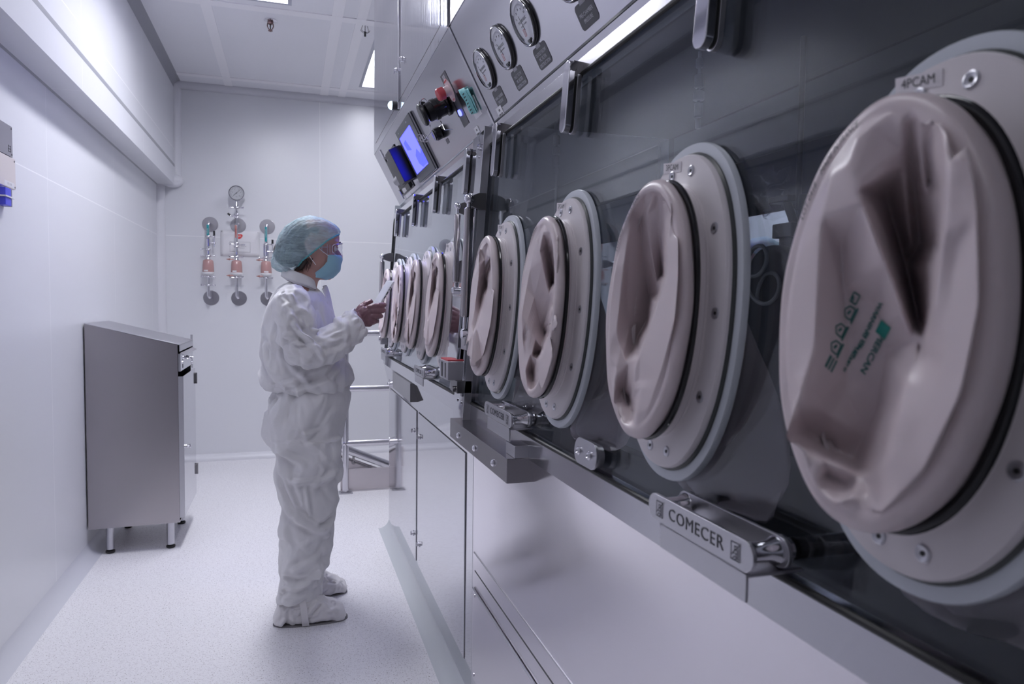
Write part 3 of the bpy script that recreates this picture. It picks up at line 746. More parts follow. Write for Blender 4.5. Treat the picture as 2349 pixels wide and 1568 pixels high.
# black cable socket with hinged cap and hanging plug
cB = PP(2.475, .165); ax = (PNV + Vector((0, .10, 0))).normalized()
so = build('cable_socket', MB().lathe(cB, ax, [(0, .040), (.006, .040), (.010, .034), (.035, .034), (.037, .037), (.052, .037), (.054, .033), (.075, .033), (.078, .029), (.079, .001)], 32), blackg, pre)
capm = MB().lathe(cB+ax*.084, ax, [(0, .036), (.004, .039), (.012, .039), (.016, .034), (.017, .001)], 32)
capm.box(cB+ax*.088+Vector((-.012, .020, .020)), cB+ax*.088+Vector((.008, .035, .050)))
build('socket_cap', capm, blackp, so, .0015)
cl_ = MB()
e0 = cB+ax*.086
cl_.tube([e0+Vector((0, .01, .040))+Vector((.012*cos(a), 0, .016*sin(a)))*1.0 for a in [2*pi*k/14 for k in range(14)]], .0016, 8, closed=True)
build('wire_ring', cl_, chrome, so); cl_ = MB()
cl_.tube([e0+Vector((.02, 0, -.034)), e0+Vector((.022, -.004, -.06)), e0+Vector((.004, .01, -.085)), e0+Vector((-.01, .02, -.075))], .0018, 8)
build('socket_wire', cl_, chrome, so); cl_ = MB()
cl_.tube([e0+Vector((.055, -.01, -.02)), e0+Vector((.066, -.03, -.055)), e0+Vector((.085, -.07, -.06))], .0014, 8)
build('plug_tether', cl_, chrome, so); cl_ = MB()
for q in range(3): cl_.tube([e0+Vector((-.012+.010*q, .02, -.078))+Vector((.010*cos(a), .004*cos(a), .012*sin(a))) for a in [2*pi*k/12 for k in range(12)]], .0016, 8, closed=True)
build('hanging_wire', cl_, chrome, so)
pc = PP(2.69, .112)
build('hanging_plug', MB().lathe(pc, ax, [(0, .022), (.004, .024), (.024, .024), (.026, .021), (.03, .021), (.031, .001)], 24), blackg, so)
build('plug_tag', pbox(MB(), 2.64, 2.675, .06, .078, 0, .001), greyp, so)

# chart recorder with steel cover
rc = MB()
for a in ((3.50, 3.86, .028, .036), (3.50, 3.86, .238, .247), (3.50, 3.51, .028, .247), (3.845, 3.86, .028, .247)): pbox(rc, *a, 0, .004)
ro = build('chart_recorder', rc, greyp, pre)
build('recorder_body', pbox(pbox(MB(), 3.60, 3.78, .06, .215, 0, .018), 3.55, 3.66, .03, .06, 0, .014), blackp, ro, .003)
build('recorder_wheel', MB().cyl(PP(3.58, .10, .020), PP(3.72, .10, .020), .024, seg=28), mat('wheel_grey', (.22, .22, .24), .35), ro)
build('recorder_cover', pbox(MB(), 3.385, 3.515, .055, .220, .004, .062), mat('cover_steel', (.055, .055, .065), .35, 1), ro, .002)
build('recorder_rod', MB().cyl(PP(3.62, .0, .055), PP(3.62, .05, .055), .006).cyl(PP(3.60, .22, .055), PP(3.60, .262, .055), .006), chrome, ro)
build('recorder_label', text(pbox(MB(), 3.66, 3.80, .006, .022, 0, .0008), 'THERMA', .010, PP(3.73, .014), RGT, PU, off=.001), [paper], pre)
build('blank_tag', pbox(pbox(MB(), 3.885, 3.91, .095, .14, 0, .0006), 3.84, 3.875, -.0, .02, 0, .0006), mat('tag_light', (.60, .60, .64), .5), pre)

# base doors of the far section
for y0, y1, ly in ((3.142, 4.012, 3.205), (2.217, 3.090, 3.047)):
    build('door_gap', MB().box((.5443, y0-.0028, .1332), (.5455, y1+.0028, .8188)), mat('joint_dark', (.05, .05, .055), .5), pre)
    d_ = build('base_door', MB().box((.5415, y0, .136), (.5452, y1, .816)), steelm, pre, .0012)
    for z in (.717, .242):
        build('door_latch', MB().lathe((.5415, ly, z), (-1, 0, 0), [(0, .013), (.003, .013), (.005, .010), (.009, .010)], 20).box((.528, ly-.002, z-.009), (.5335, ly+.002, z+.009)), chrome, d_, .0005)
build('beam_or_recess', MB().box((.500, 3.06, .868), (.542, 3.61, .950)), darkst, pre, .0015)  # dark box added in place of the shaded recess under the ledge
build('side_bolt', MB().lathe((.536, 4.05, .84), (-1, 0, 0), [(0, .008), (.004, .008), (.006, .004)], 12).lathe((.536, 3.98, .865), (-1, 0, 0), [(0, .006), (.004, .006), (.006, .003)], 12), chrome, pre)

# steel post between the two sections with its gas springs
po = thing('hinge_post', (.5, 2.12, .95), 'steel post with gas springs standing on the beam between the two windows', 'post')
pm = MB(); gbox(pm, 2.035, 2.200, -.075, .815, .001, .013)
build('post_body', pm, steelm, po, .0015)
pm = MB(); gbox(pm, 2.035, 2.050, .02, .60, .013, .030); gbox(pm, 2.070, 2.20, .12, .425, .013, .045)
build('post_box', pm, steelm, po, .0015)
build('post_edge', gbox(MB(), 2.03, 2.036, -.075, .815, .0, .022), steels, po)
bl = MB().box((.445, 2.045, 1.072), (.51, 2.165, 1.128))
build('stop_block', bl, steels, po, .002)
build('red_cap', MB().box((.448, 2.06, 1.128), (.497, 2.16, 1.1325)), redp, po, .001)
build('block_slots', MB().box((.4442, 2.075, 1.078), (.4455, 2.085, 1.122)).box((.4442, 2.12, 1.078), (.4455, 2.135, 1.122)), black, po)
build('clamp_foot', MB().box((.47, 2.03, 1.035), (.515, 2.12, 1.072)).cyl((.47, 2.06, 1.045), (.462, 2.06, 1.045), .009), darkst, po, .001)
for z in (1.01, 1.013): pass
build('screw', MB().cyl(GP(2.15, -.005, .013), GP(2.15, -.005, .016), .005).cyl(GP(2.10, -.008, .013), GP(2.10, -.008, .016), .005).cyl(GP(2.11, .742, .013), GP(2.11, .742, .016), .005), chrome, po)
def ear(y, zc_, x0, name, T):
    m_ = MB(); out = [(x0, -.010), (x0, .010), (.530, .024), (.552, .024), (.552, -.024), (.530, -.024)]
    m_.loft([[Vector((x, yy, zc_+d_)) for x, d_ in out] for yy in (y-.004, y+.004)], True)
    return build(name, m_, mat('ear_steel', (.20, .195, .20), .3, .9), T, .001)
def spring(T, top, bot, r=.0125):
    top = Vector(top); bot = Vector(bot); d_ = (bot-top); L_ = d_.length; d_.normalize()
    o = build('gas_spring', MB().lathe(top+d_*.026, d_, [(0, r*.8), (.003, r), (L_*.80, r), (L_*.81, r*.8)], 24), mat('spring_tube', (.46, .43, .44), .14, 1), T)
    build('piston_rod', MB().cyl(top+d_*(.02+L_*.8), bot, r*.42).cyl(top, top+d_*.028, r*.5), chrome, o)
    build('spring_joint', MB().ball(top, r*1.15), chrome, o)
    build('spring_joint', MB().lathe(bot-Vector((.012, 0, 0)), (1, 0, 0), [(0, r*.7), (.004, r*1.15), (.02, r*1.15), (.024, r*.7)], 20), chrome, o)
    return o
ear(2.026, 1.598, .494, 'hinge_plate', po); ear(2.156, 1.592, .492, 'hinge_plate', po)
spring(po, (.500, 2.02, 1.602), (.483, 1.998, 1.212), .0138)
spring(po, (.496, 2.15, 1.598), (.488, 2.14, 1.34), .0098)
build('spring_bracket', MB().box((.484, 1.982, 1.165), (.494, 2.045, 1.215)).cyl((.480, 1.998, 1.195), (.496, 1.998, 1.195), .017), steels, po, .002)
ps_ = thing('hinge_post', (.5, 4.0, 1.2), 'slim gas spring and hinge plate at the far edge of the small window', 'gas spring')
ear(3.97, 1.55, .490, 'hinge_plate', ps_)
spring(ps_, (.490, 3.955, 1.552), (.478, 3.93, 1.10), .013)
build('spring_bracket', MB().box((.478, 3.92, 1.07), (.515, 3.95, 1.11)), steels, ps_, .002)
# creases of the collapsed glove sleeves: place on the unfolded disc (2), then sideways, up, outwards in metres from the port centre
FOLDS = {
'4': [
  [(-0.005,0.162,-0.006,0.162,0.0801),(0.028,0.151,0.017,0.147,0.0893),(0.034,0.13,0.02,0.125,0.0916),(0.011,0.086,0.003,0.085,0.087),(-0.015,0.042,-0.014,0.042,0.078),(-0.039,0,-0.028,0.001,0.068),(-0.056,-0.026,-0.025,-0.025,0.0452)],
  [(-0.05,0.156,-0.054,0.154,0.0825),(-0.064,0.132,-0.077,0.127,0.0939),(-0.066,0.103,-0.081,0.098,0.0963),(-0.066,0.058,-0.077,0.056,0.0916),(-0.065,0.007,-0.069,0.007,0.0836),(-0.056,-0.024,-0.03,-0.024,0.0507)],
  [(-0.066,-0.004,-0.067,-0.004,0.0801),(-0.057,-0.03,-0.041,-0.03,0.0615),(-0.046,-0.05,-0.042,-0.051,0.074),(-0.042,-0.081,-0.046,-0.08,0.0836),(-0.037,-0.112,-0.044,-0.111,0.0859),(-0.017,-0.135,0,-0.139,0.0615)],
  [(-0.017,-0.135,0,-0.139,0.0615),(0.016,-0.131,0.012,-0.13,0.0825),(0.048,-0.127,0.03,-0.124,0.0951),(0.087,-0.122,0.048,-0.115,0.1112)],
  [(0.087,-0.122,0.048,-0.115,0.1112),(0.071,-0.087,0.052,-0.084,0.0951),(0.056,-0.033,0.048,-0.033,0.0859),(0.059,0.026,0.051,0.025,0.0859),(0.062,0.085,0.051,0.083,0.0882),(0.056,0.124,0.045,0.121,0.0882)],
  [(0.056,-0.11,0.083,-0.114,0.0561),(0.028,-0.117,0.08,-0.126,0.0317),(-0.003,-0.122,0.06,-0.134,0.0183)],
  [(-0.011,0.094,0.057,0.112,0.0129),(-0.028,0.054,0.07,0.073,-0.0209),(-0.042,0.02,0.071,0.033,-0.0412),(-0.053,-0.008,0.046,-0.003,-0.0277)],
  [(-0.02,0.146,-0.019,0.146,0.078),(-0.027,0.103,0.006,0.113,0.0452),(-0.039,0.054,0.038,0.068,-0.0006)],
  [(-0.028,0.144,-0.011,0.15,0.0615),(-0.036,0.101,0.022,0.119,0.0183),(-0.047,0.053,0.047,0.071,-0.0209)],
  [(-0.036,0.145,-0.035,0.145,0.078),(-0.045,0.099,-0.019,0.107,0.0507),(-0.054,0.053,0.007,0.065,0.0129)],
  [(-0.044,0.14,-0.033,0.143,0.068),(-0.051,0.098,-0.008,0.112,0.0331)],
  [(-0.049,0.142,-0.054,0.139,0.0848),(-0.057,0.098,-0.049,0.1,0.07),(-0.062,0.052,-0.036,0.057,0.0507)],
  [(-0.017,-0.135,0,-0.139,0.0615),(-0.004,-0.152,-0.01,-0.15,0.0848),(0.014,-0.165,-0.002,-0.161,0.0939),(0.033,-0.158,0.019,-0.155,0.0916),(0.052,-0.143,0.04,-0.141,0.0893)],
  [(0.025,-0.141,0.035,-0.143,0.07),(0.002,-0.143,0.02,-0.147,0.0615)],
  [(0.014,-0.067,0.053,-0.07,0.0425),(0.014,-0.03,0.05,-0.03,0.0452),(0.023,0.006,0.054,0.008,0.0507),(0.035,0.059,0.054,0.063,0.0615)],
  [(-0.008,0.006,0.027,0.01,0.0452),(-0.026,-0.035,0.021,-0.036,0.0317)],
  [(-0.012,-0.1,0.047,-0.109,0.0209),(-0.022,-0.074,0.033,-0.079,0.0236)],
  [(0.032,-0.089,0.057,-0.091,0.0561)],
  [(-0.082,0.132,-0.09,0.128,0.0882),(-0.095,0.067,-0.106,0.065,0.0928),(-0.101,0.007,-0.113,0.006,0.0928),(-0.095,-0.054,-0.105,-0.054,0.0916),(-0.07,-0.115,-0.078,-0.114,0.0882),(-0.034,-0.158,-0.038,-0.157,0.0825)],
  [(-0.078,0.051,-0.084,0.05,0.0859),(-0.076,-0.041,-0.081,-0.04,0.0848),(-0.059,-0.091,-0.064,-0.09,0.0848)],
],
'3': [
  [(-0.016,0.159,-0.004,0.163,0.06),(-0.046,0.154,-0.037,0.156,0.062),(-0.068,0.14,-0.073,0.139,0.0694),(-0.06,0.095,-0.065,0.094,0.0694),(-0.064,0.042,-0.067,0.042,0.0682),(-0.048,0.011,-0.047,0.011,0.066),(-0.024,-0.04,-0.025,-0.04,0.0671),(0,-0.081,-0.006,-0.081,0.0694),(-0.002,-0.114,-0.006,-0.114,0.0682),(-0.004,-0.141,0.035,-0.147,0.0462)],
  [(-0.004,-0.141,0.035,-0.147,0.0462),(0.029,-0.142,0.038,-0.143,0.062),(0.059,-0.141,0.049,-0.14,0.0717),(0.057,-0.086,0.053,-0.086,0.0682)],
  [(0.067,-0.031,0.066,-0.031,0.0671),(0.062,0.053,0.065,0.053,0.065),(0.051,0.142,0.06,0.144,0.062)],
  [(0.011,0.154,0.032,0.158,0.056),(-0.01,0.099,0.049,0.107,0.0357),(-0.035,0.049,0.05,0.057,0.0207),(-0.049,0.02,0.04,0.026,0.0178)],
  [(0.019,0.125,0.067,0.133,0.0418),(0,0.064,0.088,0.072,0.0207),(-0.023,0.021,0.107,0.028,-0.0033),(-0.025,-0.015,0.111,-0.013,-0.0063)],
  [(-0.024,0.149,0.016,0.157,0.0447),(-0.041,0.096,0.043,0.109,0.0207),(-0.055,0.048,0.07,0.06,-0.0033)],
  [(-0.039,0.144,-0.027,0.146,0.06),(-0.049,0.105,-0.01,0.112,0.0447)],
  [(0.049,0.087,0.07,0.09,0.056),(0.044,0.018,0.088,0.021,0.0447),(0.027,-0.023,0.088,-0.023,0.0357)],
  [(0,-0.042,0.111,-0.043,0.0087)],
  [(0.054,-0.051,0.063,-0.052,0.062),(0.022,-0.08,0.043,-0.081,0.056)],
  [(0.029,-0.122,0.078,-0.126,0.0418),(0.014,-0.126,0.079,-0.134,0.0327)],
  [(-0.004,-0.141,0.035,-0.147,0.0462),(0.016,-0.164,0.017,-0.165,0.066),(0.038,-0.159,0.035,-0.158,0.0682)],
  [(-0.015,-0.096,-0.014,-0.097,0.066),(-0.024,-0.108,-0.031,-0.107,0.0705)],
  [(-0.089,0.092,-0.098,0.091,0.0717),(-0.097,0.041,-0.11,0.04,0.074),(-0.097,-0.013,-0.11,-0.013,0.074),(-0.075,-0.075,-0.084,-0.074,0.0717),(-0.047,-0.134,-0.052,-0.133,0.0694)],
],
'2': [
  [(-0.095,0.143,-0.083,0.145,0.062),(-0.107,0.107,-0.106,0.107,0.066),(-0.11,0.038,-0.109,0.038,0.066),(-0.1,-0.004,-0.099,-0.004,0.066),(-0.089,-0.053,-0.091,-0.053,0.0671),(-0.04,-0.103,-0.051,-0.102,0.0705),(-0.049,-0.15,-0.042,-0.151,0.064),(-0.021,-0.166,0.003,-0.169,0.058)],
  [(-0.021,-0.166,0.003,-0.169,0.058),(0.019,-0.155,0.007,-0.155,0.0705),(0.051,-0.099,0.042,-0.098,0.0694),(0.087,-0.02,0.04,-0.02,0.082),(0.067,0.041,0.055,0.041,0.0705),(0.03,0.136,0.032,0.136,0.066),(0.001,0.156,0.008,0.158,0.064)],
  [(0.025,0.139,0.02,0.139,0.0682),(-0.014,0.092,0.005,0.094,0.06),(-0.058,0.039,0.006,0.043,0.0432),(-0.099,0,-0.006,0.003,0.0312)],
  [(-0.04,0.119,0.029,0.127,0.0418),(-0.075,0.063,0.056,0.074,0.0178),(-0.102,0.022,0.09,0.03,-0.0063)],
  [(-0.067,0.124,-0.039,0.128,0.056),(-0.087,0.081,-0.005,0.088,0.0357)],
  [(0.087,-0.02,0.04,-0.02,0.082),(0.015,-0.05,0.025,-0.051,0.063),(-0.054,-0.08,0.022,-0.083,0.0387)],
  [(0.014,0.018,0.044,0.019,0.056),(-0.028,-0.027,0.049,-0.027,0.0387),(-0.067,-0.047,0.065,-0.05,0.0178)],
  [(0.06,-0.06,0.048,-0.06,0.0705)],
  [(0.046,-0.094,0.037,-0.094,0.0694),(0.009,-0.096,0.017,-0.096,0.064),(-0.038,-0.105,-0.006,-0.107,0.055)],
  [(-0.011,-0.132,0.059,-0.138,0.0418)],
  [(-0.013,-0.094,0.057,-0.097,0.0418),(-0.043,-0.09,0.067,-0.095,0.0267)],
  [(-0.137,0.037,-0.144,0.037,0.0694),(-0.142,-0.03,-0.152,-0.03,0.0705),(-0.12,-0.1,-0.13,-0.099,0.0705),(-0.074,-0.165,-0.081,-0.164,0.0694)],
],
'1': [
  [(-0.124,0.171,-0.037,0.181,0.0418),(-0.136,0.136,-0.06,0.144,0.0447),(-0.111,0.097,-0.071,0.1,0.055),(-0.075,0.075,-0.048,0.077,0.059),(-0.067,0.043,-0.051,0.044,0.062),(-0.028,-0.009,-0.035,-0.009,0.0682),(0.014,-0.059,-0.032,-0.058,0.0786),(0.102,-0.103,-0.02,-0.098,0.097),(0.15,-0.138,-0.013,-0.129,0.1062)],
  [(0.15,-0.138,-0.013,-0.129,0.1062),(0.052,-0.164,-0.054,-0.156,0.0935),(-0.015,-0.154,-0.065,-0.151,0.0797)],
  [(0.045,0.144,0.003,0.14,0.0774),(0.032,0.074,0.008,0.073,0.0728),(0.048,-0.01,0.006,-0.011,0.0774),(0.081,-0.071,0.001,-0.069,0.0866)],
  [(-0.016,0.116,0.009,0.118,0.06),(-0.034,0.077,0.047,0.082,0.0447),(-0.053,0.048,0.071,0.054,0.0327)],
  [(-0.017,0.029,0.053,0.031,0.0478),(0.006,-0.019,0.008,-0.019,0.066),(0.033,-0.059,-0.009,-0.059,0.0774)],
  [(0.04,-0.134,-0.055,-0.129,0.0912),(-0.015,-0.154,-0.065,-0.151,0.0797)],
  [(0.15,-0.138,-0.013,-0.129,0.1062),(0.045,-0.133,-0.051,-0.128,0.0912)],
  [(-0.128,0.037,-0.134,0.037,0.0682),(-0.118,-0.045,-0.14,-0.044,0.0728),(-0.078,-0.116,-0.109,-0.115,0.0751)],
  [(-0.042,0.161,-0.025,0.164,0.062)],
],
}
# ================================================================== GLOVE PORTS
VC = .288
def densify(l, st=.007):
    o = []
    for (a, b_) in zip(l[:-1], l[1:]):
        n = max(1, int((Vector(a[:2])-Vector(b_[:2])).length/st))
        for i in range(n): o.append(tuple(a[k]+(b_[k]-a[k])*i/n for k in range(5)))
    o.append(tuple(l[-1])); return o
def fold_surface(lines, A, B, hr, mod=None, NT=144, NR=64, sm=1):
    """collapsed glove: creases given as lines on a disc, each point with its place in space; filled in between and softened"""
    P = []
    for l in lines:
        for p in densify(l):
            if mod: p = mod(p)
            e = sqrt((p[0]/A)**2+(p[1]/B)**2)
            if e > .96: p = (p[0]*.96/e, p[1]*.96/e, *p[2:])
            if all(abs(p[0]-q[0])+abs(p[1]-q[1]) > .002 for q in P): P.append(p)
    for i in range(48):
        a = 2*pi*i/48; P.append((A*cos(a)*1.002, B*sin(a)*1.002, A*cos(a), B*sin(a), hr))
        if not any((q[0]-A*.90*cos(a))**2+(q[1]-B*.90*sin(a))**2 < .017**2 for q in P[:-1]): P.append((A*.90*cos(a), B*.90*sin(a), A*.90*cos(a), B*.90*sin(a), hr+.004))
    V, E_, F_, ov, oe, of = delaunay_2d_cdt([Vector(p[:2]) for p in P], [], [], 0, 1e-6)
    val = [Vector(P[o[0]][2:]) for o in ov]
    bvh = BVHTree.FromPolygons([Vector((v[0], v[1], 0)) for v in V], F_)
    from mathutils.interpolate import poly_3d_calc
    R = []
    for i in range(NR+1):
        r_ = (1-i/NR); row = []
        for j in range(NT):
            a = 2*pi*j/NT; x, y = A*r_*cos(a), B*r_*sin(a)
            hit = bvh.ray_cast(Vector((x, y, 1)), Vector((0, 0, -1)))
            if hit[0] is None: row.append([x, y, hr]); continue
            f = F_[hit[2]]; w_ = poly_3d_calc([Vector((V[k][0], V[k][1], 0)) for k in f], Vector((x, y, 0)))
            q = sum((val[k]*w_[n_] for n_, k in enumerate(f)), Vector((0, 0, 0)))
            row.append(list(q))
        R.append(row)
    for it in range(sm):
        N_ = [[c[:] for c in row] for row in R]
        for i in range(1, NR+1):
            for j in range(NT):
                nb_ = [N_[i-1][j], N_[min(i+1, NR)][j], N_[i][(j+1) % NT], N_[i][j-1]]
                for k in range(3): R[i][j][k] = N_[i][j][k]*.55 + .45*sum(q[k] for q in nb_)/4
    c = [sum(p[k] for p in R[NR])/NT for k in range(3)]
    for p in R[NR]: p[:] = c
    return R
RA, RB = .101, .168
def port(yc, key, lab_, cat='glove port', tagtext='', mod=None, bolts=True, detail=True, inner=True, seed=0, hr=.0665):
    lift = hr-.064
    base = GP(yc, VC, 0)
    T = thing('glove_port', base, lab_, cat, 'oval glove ports in the isolator windows')
    F = lambda a, v, h=0: GP(yc+a, VC+v, h)
    n = 96
    def sq(A, B, k, p=2.18):
        c, s_ = cos(2*pi*k/n), sin(2*pi*k/n); return (A*math.copysign(abs(c)**(2/p), c), B*math.copysign(abs(s_)**(2/p), s_))
    def ring(prof):  # prof: list of (a, b, h)
        m_ = MB(); m_.loft([[F(*sq(A, B, k), h) for k in range(n)] for A, B, h in prof], False); return m_
    build('outer_ring', ring([(.118, .205, -.004), (.148, .238, -.004), (.1485, .2385, .002), (.147, .237, .0055), (.120, .208, .0055), (.118, .205, -.004)]), portr, T)
    build('seal_ring', ring([(.118, .203, .003), (.134, .223, .003), (.1345, .2235, .008), (.131, .2205, .0115), (.118, .203, .0115)]), mat('seal_dark', (.05, .055, .055), .35), T)
    build('flange', ring([(.118, .205, .009), (.1305, .2190, .009), (.1320, .2200, .011), (.1320, .2200, .015), (.1295, .2180, .0185), (.100, .180, .0195), (.0965, .1765, .021), (.0965, .1760, .0235),
        (.0945, .1735, .0245), (.0945, .1730, .0285), (.0970, .1755, .030), (.0970, .1755, .033), (.0950, .1735, .0345), (.0955, .1735, .037), (.098, .176, .039), (.095, .172, .046), (.090, .168, .046)]), portw, T)
    if bolts:
        for sa, sv in ((-.024, .1905), (.024, .1905), (-.090, .107), (.090, .107), (-.1075, 0), (.1075, 0), (-.090, -.107), (.090, -.107), (-.022, -.1905), (.022, -.1905)):
            b_ = MB().lathe(F(sa*1.045, sv*1.02, .0190), GN, [(0, .0078), (.0012, .0075), (.0018, .006), (.0008, .0035), (.0008, .0001)], 20)
            o = build('flange_bolt', b_, steels, T)
            if detail: build('bolt_socket', MB().cyl(F(sa*1.045, sv*1.02, .0198), F(sa*1.045, sv*1.02, .0202), .0025, seg=6), black, o)
    build('o_ring', ring([(RA+.0072+.0052*cos(t), RB+.0080+.0052*cos(t), .0455+.0040*sin(t)) for t in [2*pi*k/10 for k in range(11)]]), blackg, T)
    # gauntlet
    R = fold_surface(lines_for(key), RA-.004, RB-.004, hr, mod)
    prof = [(RA-.002, RB-.002, .038), (RA+.005, RB+.0055, .0385), (RA+.0062, RB+.0067, .0405), (RA+.0050, RB+.0055, .0425), (RA+.0050, RB+.0055, .0475), (RA+.0075, RB+.0080, .0490), (RA+.0108, RB+.0115, .0520), (RA+.0118, RB+.0125, .0560), (RA+.0100, RB+.0108, .0605), (RA+.0055, RB+.0060, .0640), (RA, RB, .0652)]
    m_ = MB()
    prof = [(A, B, h+(lift*min(1, max(0, (h-.0475)/.012)) if h > .0475 else 0)) for A, B, h in prof]
    rows = [[F((A)*cos(2*pi*k/144), (B)*sin(2*pi*k/144), h+.0006*sin(9*k*2*pi/144+seed)) for k in range(144)] for A, B, h in prof]
    for row in R: rows.append([F(p[0], p[1], p[2]) for p in row])
    m_.loft(rows, False)
    g_ = build('gauntlet', m_, sleeve, T, ang=180, norm=True, label='pinkish rubber glove sleeve folded inwards')
    # little nameplate at the top of the flange
    if tagtext:
        ta, tv = .027, .2065
        nrm_a = -.12
        rF = lambda u, v: (ta+u*cos(nrm_a)-v*sin(nrm_a), tv+u*sin(nrm_a)*-1+v)
        pl = MB(); q = [rF(.025, -.0065), rF(-.025, -.0065), rF(-.025, .0085), rF(.025, .0085)]
        pl.loft([[F(a, v, h) for a, v in q] for h in (.0185, .0196)], True)
        o = build('name_plate', pl, mat('plate_white', (.70, .66, .69), .4), T)
        text(tx := MB(), tagtext, .0125, (0, 0, 0), RGT, GUP, fn=lambda x, y, z: F(rF(-x*.92, y+.001)[0], rF(-x*.92, y+.001)[1], .01985))
        build('name_lettering', tx, black_ink, o)
        def onrim(x, y, a0):   # text running around the rim, a0 centre angle
            a = a0 - x/.14; rr = 1+y/.14
            return F((RA-.001)*rr*cos(a), (RB-.001)*rr*sin(a), .0662+lift)
        r_ = MB(); text(r_, 'MADE IN FRANCE', .008, (0, 0, 0), RGT, GUP, fn=lambda x, y, z: onrim(-x, y, radians(62)))
        text(r_, 'LOT 0418', .008, (0, 0, 0), RGT, GUP, fn=lambda x, y, z: onrim(-x, y, radians(38)))
        build('rim_lettering', r_, black_ink, g_)
        if key == '4':
            def ons(a, v):
                e = sqrt((a/(RA-.004))**2+(v/(RB-.004))**2); i = min(63.0, max(0.0, (1-e)*64)); j = (atan2(v/(RB-.004), a/(RA-.004))/(2*pi)*144) % 144
                i0, j0 = int(i), int(j); fi, fj = i-i0, j-j0
                g = lambda ii, jj: Vector(R[min(ii, 64)][jj % 144])
                q = g(i0, j0)*(1-fi)*(1-fj)+g(i0+1, j0)*fi*(1-fj)+g(i0, j0+1)*(1-fi)*fj+g(i0+1, j0+1)*fi*fj
                return F(q[0]-.0006, q[1], q[2]+.0009)
            pr_ = MB()
            Q = dict(name=(-.011, -.033), block=(-.02, -.013), warn=(-.008, -.006), r2=(-.001, -.022), r3=(.005, -.030), r4=(.010, -.035), r5=(.015, -.044), i1=(.013, .012), i2=(.017, 0), i3=(.026, -.015), i4=(.030, -.030), i5=(.035, -.044))
            def at_(a0, v0, x, y): return ons(a0+.47*x-.88*y, v0-.88*x-.47*y)
            def put(s_, sz, a0, v0): text(pr_, s_, sz, (0, 0, 0), RGT, GUP, fn=lambda x, y, z: at_(a0, v0, x, y), bold=.0002)
            put('PIERCAN', .0092, *Q['name']); put('WARNING', .0066, *Q['warn'])
            put('EN 374', .0050, *Q['r2']); put('CSM 600', .0048, *Q['r3']); put('TAILLE 9', .0042, *Q['r4']); put('LOT 21', .0042, *Q['r5'])
            build('printed_name', pr_, mat('dark_teal_ink', (.03, .17, .155), .5), g_); pr_ = MB()
            def ln(a0, v0, p, q, w_=.0007):
                p, q = Vector(p), Vector(q); d_ = (q-p).normalized(); n_ = Vector((-d_.y, d_.x))*w_
                pr_.add([at_(a0, v0, *(p-n_)), at_(a0, v0, *(q-n_)), at_(a0, v0, *(q+n_)), at_(a0, v0, *(p+n_))], [(0, 1, 2, 3)])
            def path_(a0, v0, pts, w_=.0007):
                for u_, k_ in zip(pts[:-1], pts[1:]): ln(a0, v0, u_, k_, w_)
            box_ = [(-.004, -.004), (.004, -.004), (.004, .004), (-.004, .004), (-.004, -.004)]
            house = [(-.005, 0), (-.005, -.003), (0, -.007), (.005, -.003), (.005, 0), (.005, .004), (-.005, .004), (-.005, 0)]
            path_(*Q['i1'], box_); path_(*Q['i1'], [(-.001, -.003), (.003, -.001)], .0011)
            for k_ in ('i2', 'i3', 'i4'):
                path_(*Q[k_], house); path_(*Q[k_], [(-.007, .006), (.007, .006)], .0011); path_(*Q[k_], [(-.002, 0), (.002, -.002)], .0012)
            path_(*Q['i5'], [(-.006, -.003), (.006, -.003)], .0014); path_(*Q['i5'], [(-.006, .001), (.006, .001)], .001); path_(*Q['i5'], [(-.006, .005), (.006, .005)], .001)
            build('printed_symbols', pr_, mat('dark_teal_ink', (.03, .17, .155), .5), g_); pr_ = MB()
            for q in range(4): ln(*Q['block'], (-.0055, -.0045+.003*q), (.0055, -.0045+.003*q), .0016)
            build('printed_marks', pr_, teal_ink, g_)
    if inner:
        # the rest of the glove hanging inside the chamber
        m_ = MB(); rng = random.Random(seed+3)
        secs = [(0, .0, .105, .175, -.004), (.0, -.012, .100, .165, -.03), (0, -.075, .098, .125, -.075), (.0, -.150, .105, .085, -.095), (-.01, -.205, .120, .055, -.095), (-.02, -.245, .135, .030, -.080), (-.02, -.262, .11, .014, -.07), (-.02, -.264, .03, .006, -.07)]
        rows = []
        for i, (a, v, A, B, h) in enumerate(secs):
            rows.append([F(a+A*cos(2*pi*k/48)*(1+.10*sin(5*2*pi*k/48+i*1.3+seed)*min(1, i/2)), v+B*sin(2*pi*k/48)*(1+.12*sin(4*2*pi*k/48+i+seed)*min(1, i/2)), h-.035*cos(2*pi*k/48*3+i)*min(1, i/3)*.5 + B*.25*sin(2*pi*k/48)*min(1, i/2)) for k in range(48)])
        m_.loft(rows, False)
        build('inner_glove', m_, sleeve, T, ang=180, sub=1)
    return T
def lines_for(k): return FOLDS[k]
port(.472, '4', 'largest and nearest glove port, plate reads 4PCAM, teal print inside its sleeve', tagtext='4PCAM', seed=0, hr=.079)
port(.892, '3', 'glove port with plate reading 3PCAM, second from the right', tagtext='3PCAM', seed=2)
port(1.330, '2', 'glove port with plate reading 2PCAM above the engraved latch handle', tagtext='2PCAM', seed=4)
port(1.765, '1', 'glove port just right of the steel post, sleeve bulging out at bottom left', tagtext='1PCAM', seed=5)
sh = lambda da, dv, kh: (lambda p: (p[0]*.92+da, p[1]*.96+dv, p[2]*.92+da, p[3]*.96+dv, .0665+(p[4]-.0665)*kh))
port(2.415, '1', 'glove port just left of the steel post, on the small window', mod=sh(-.0, .01, .7), detail=False, tagtext='5PCAM', inner=False, seed=7)
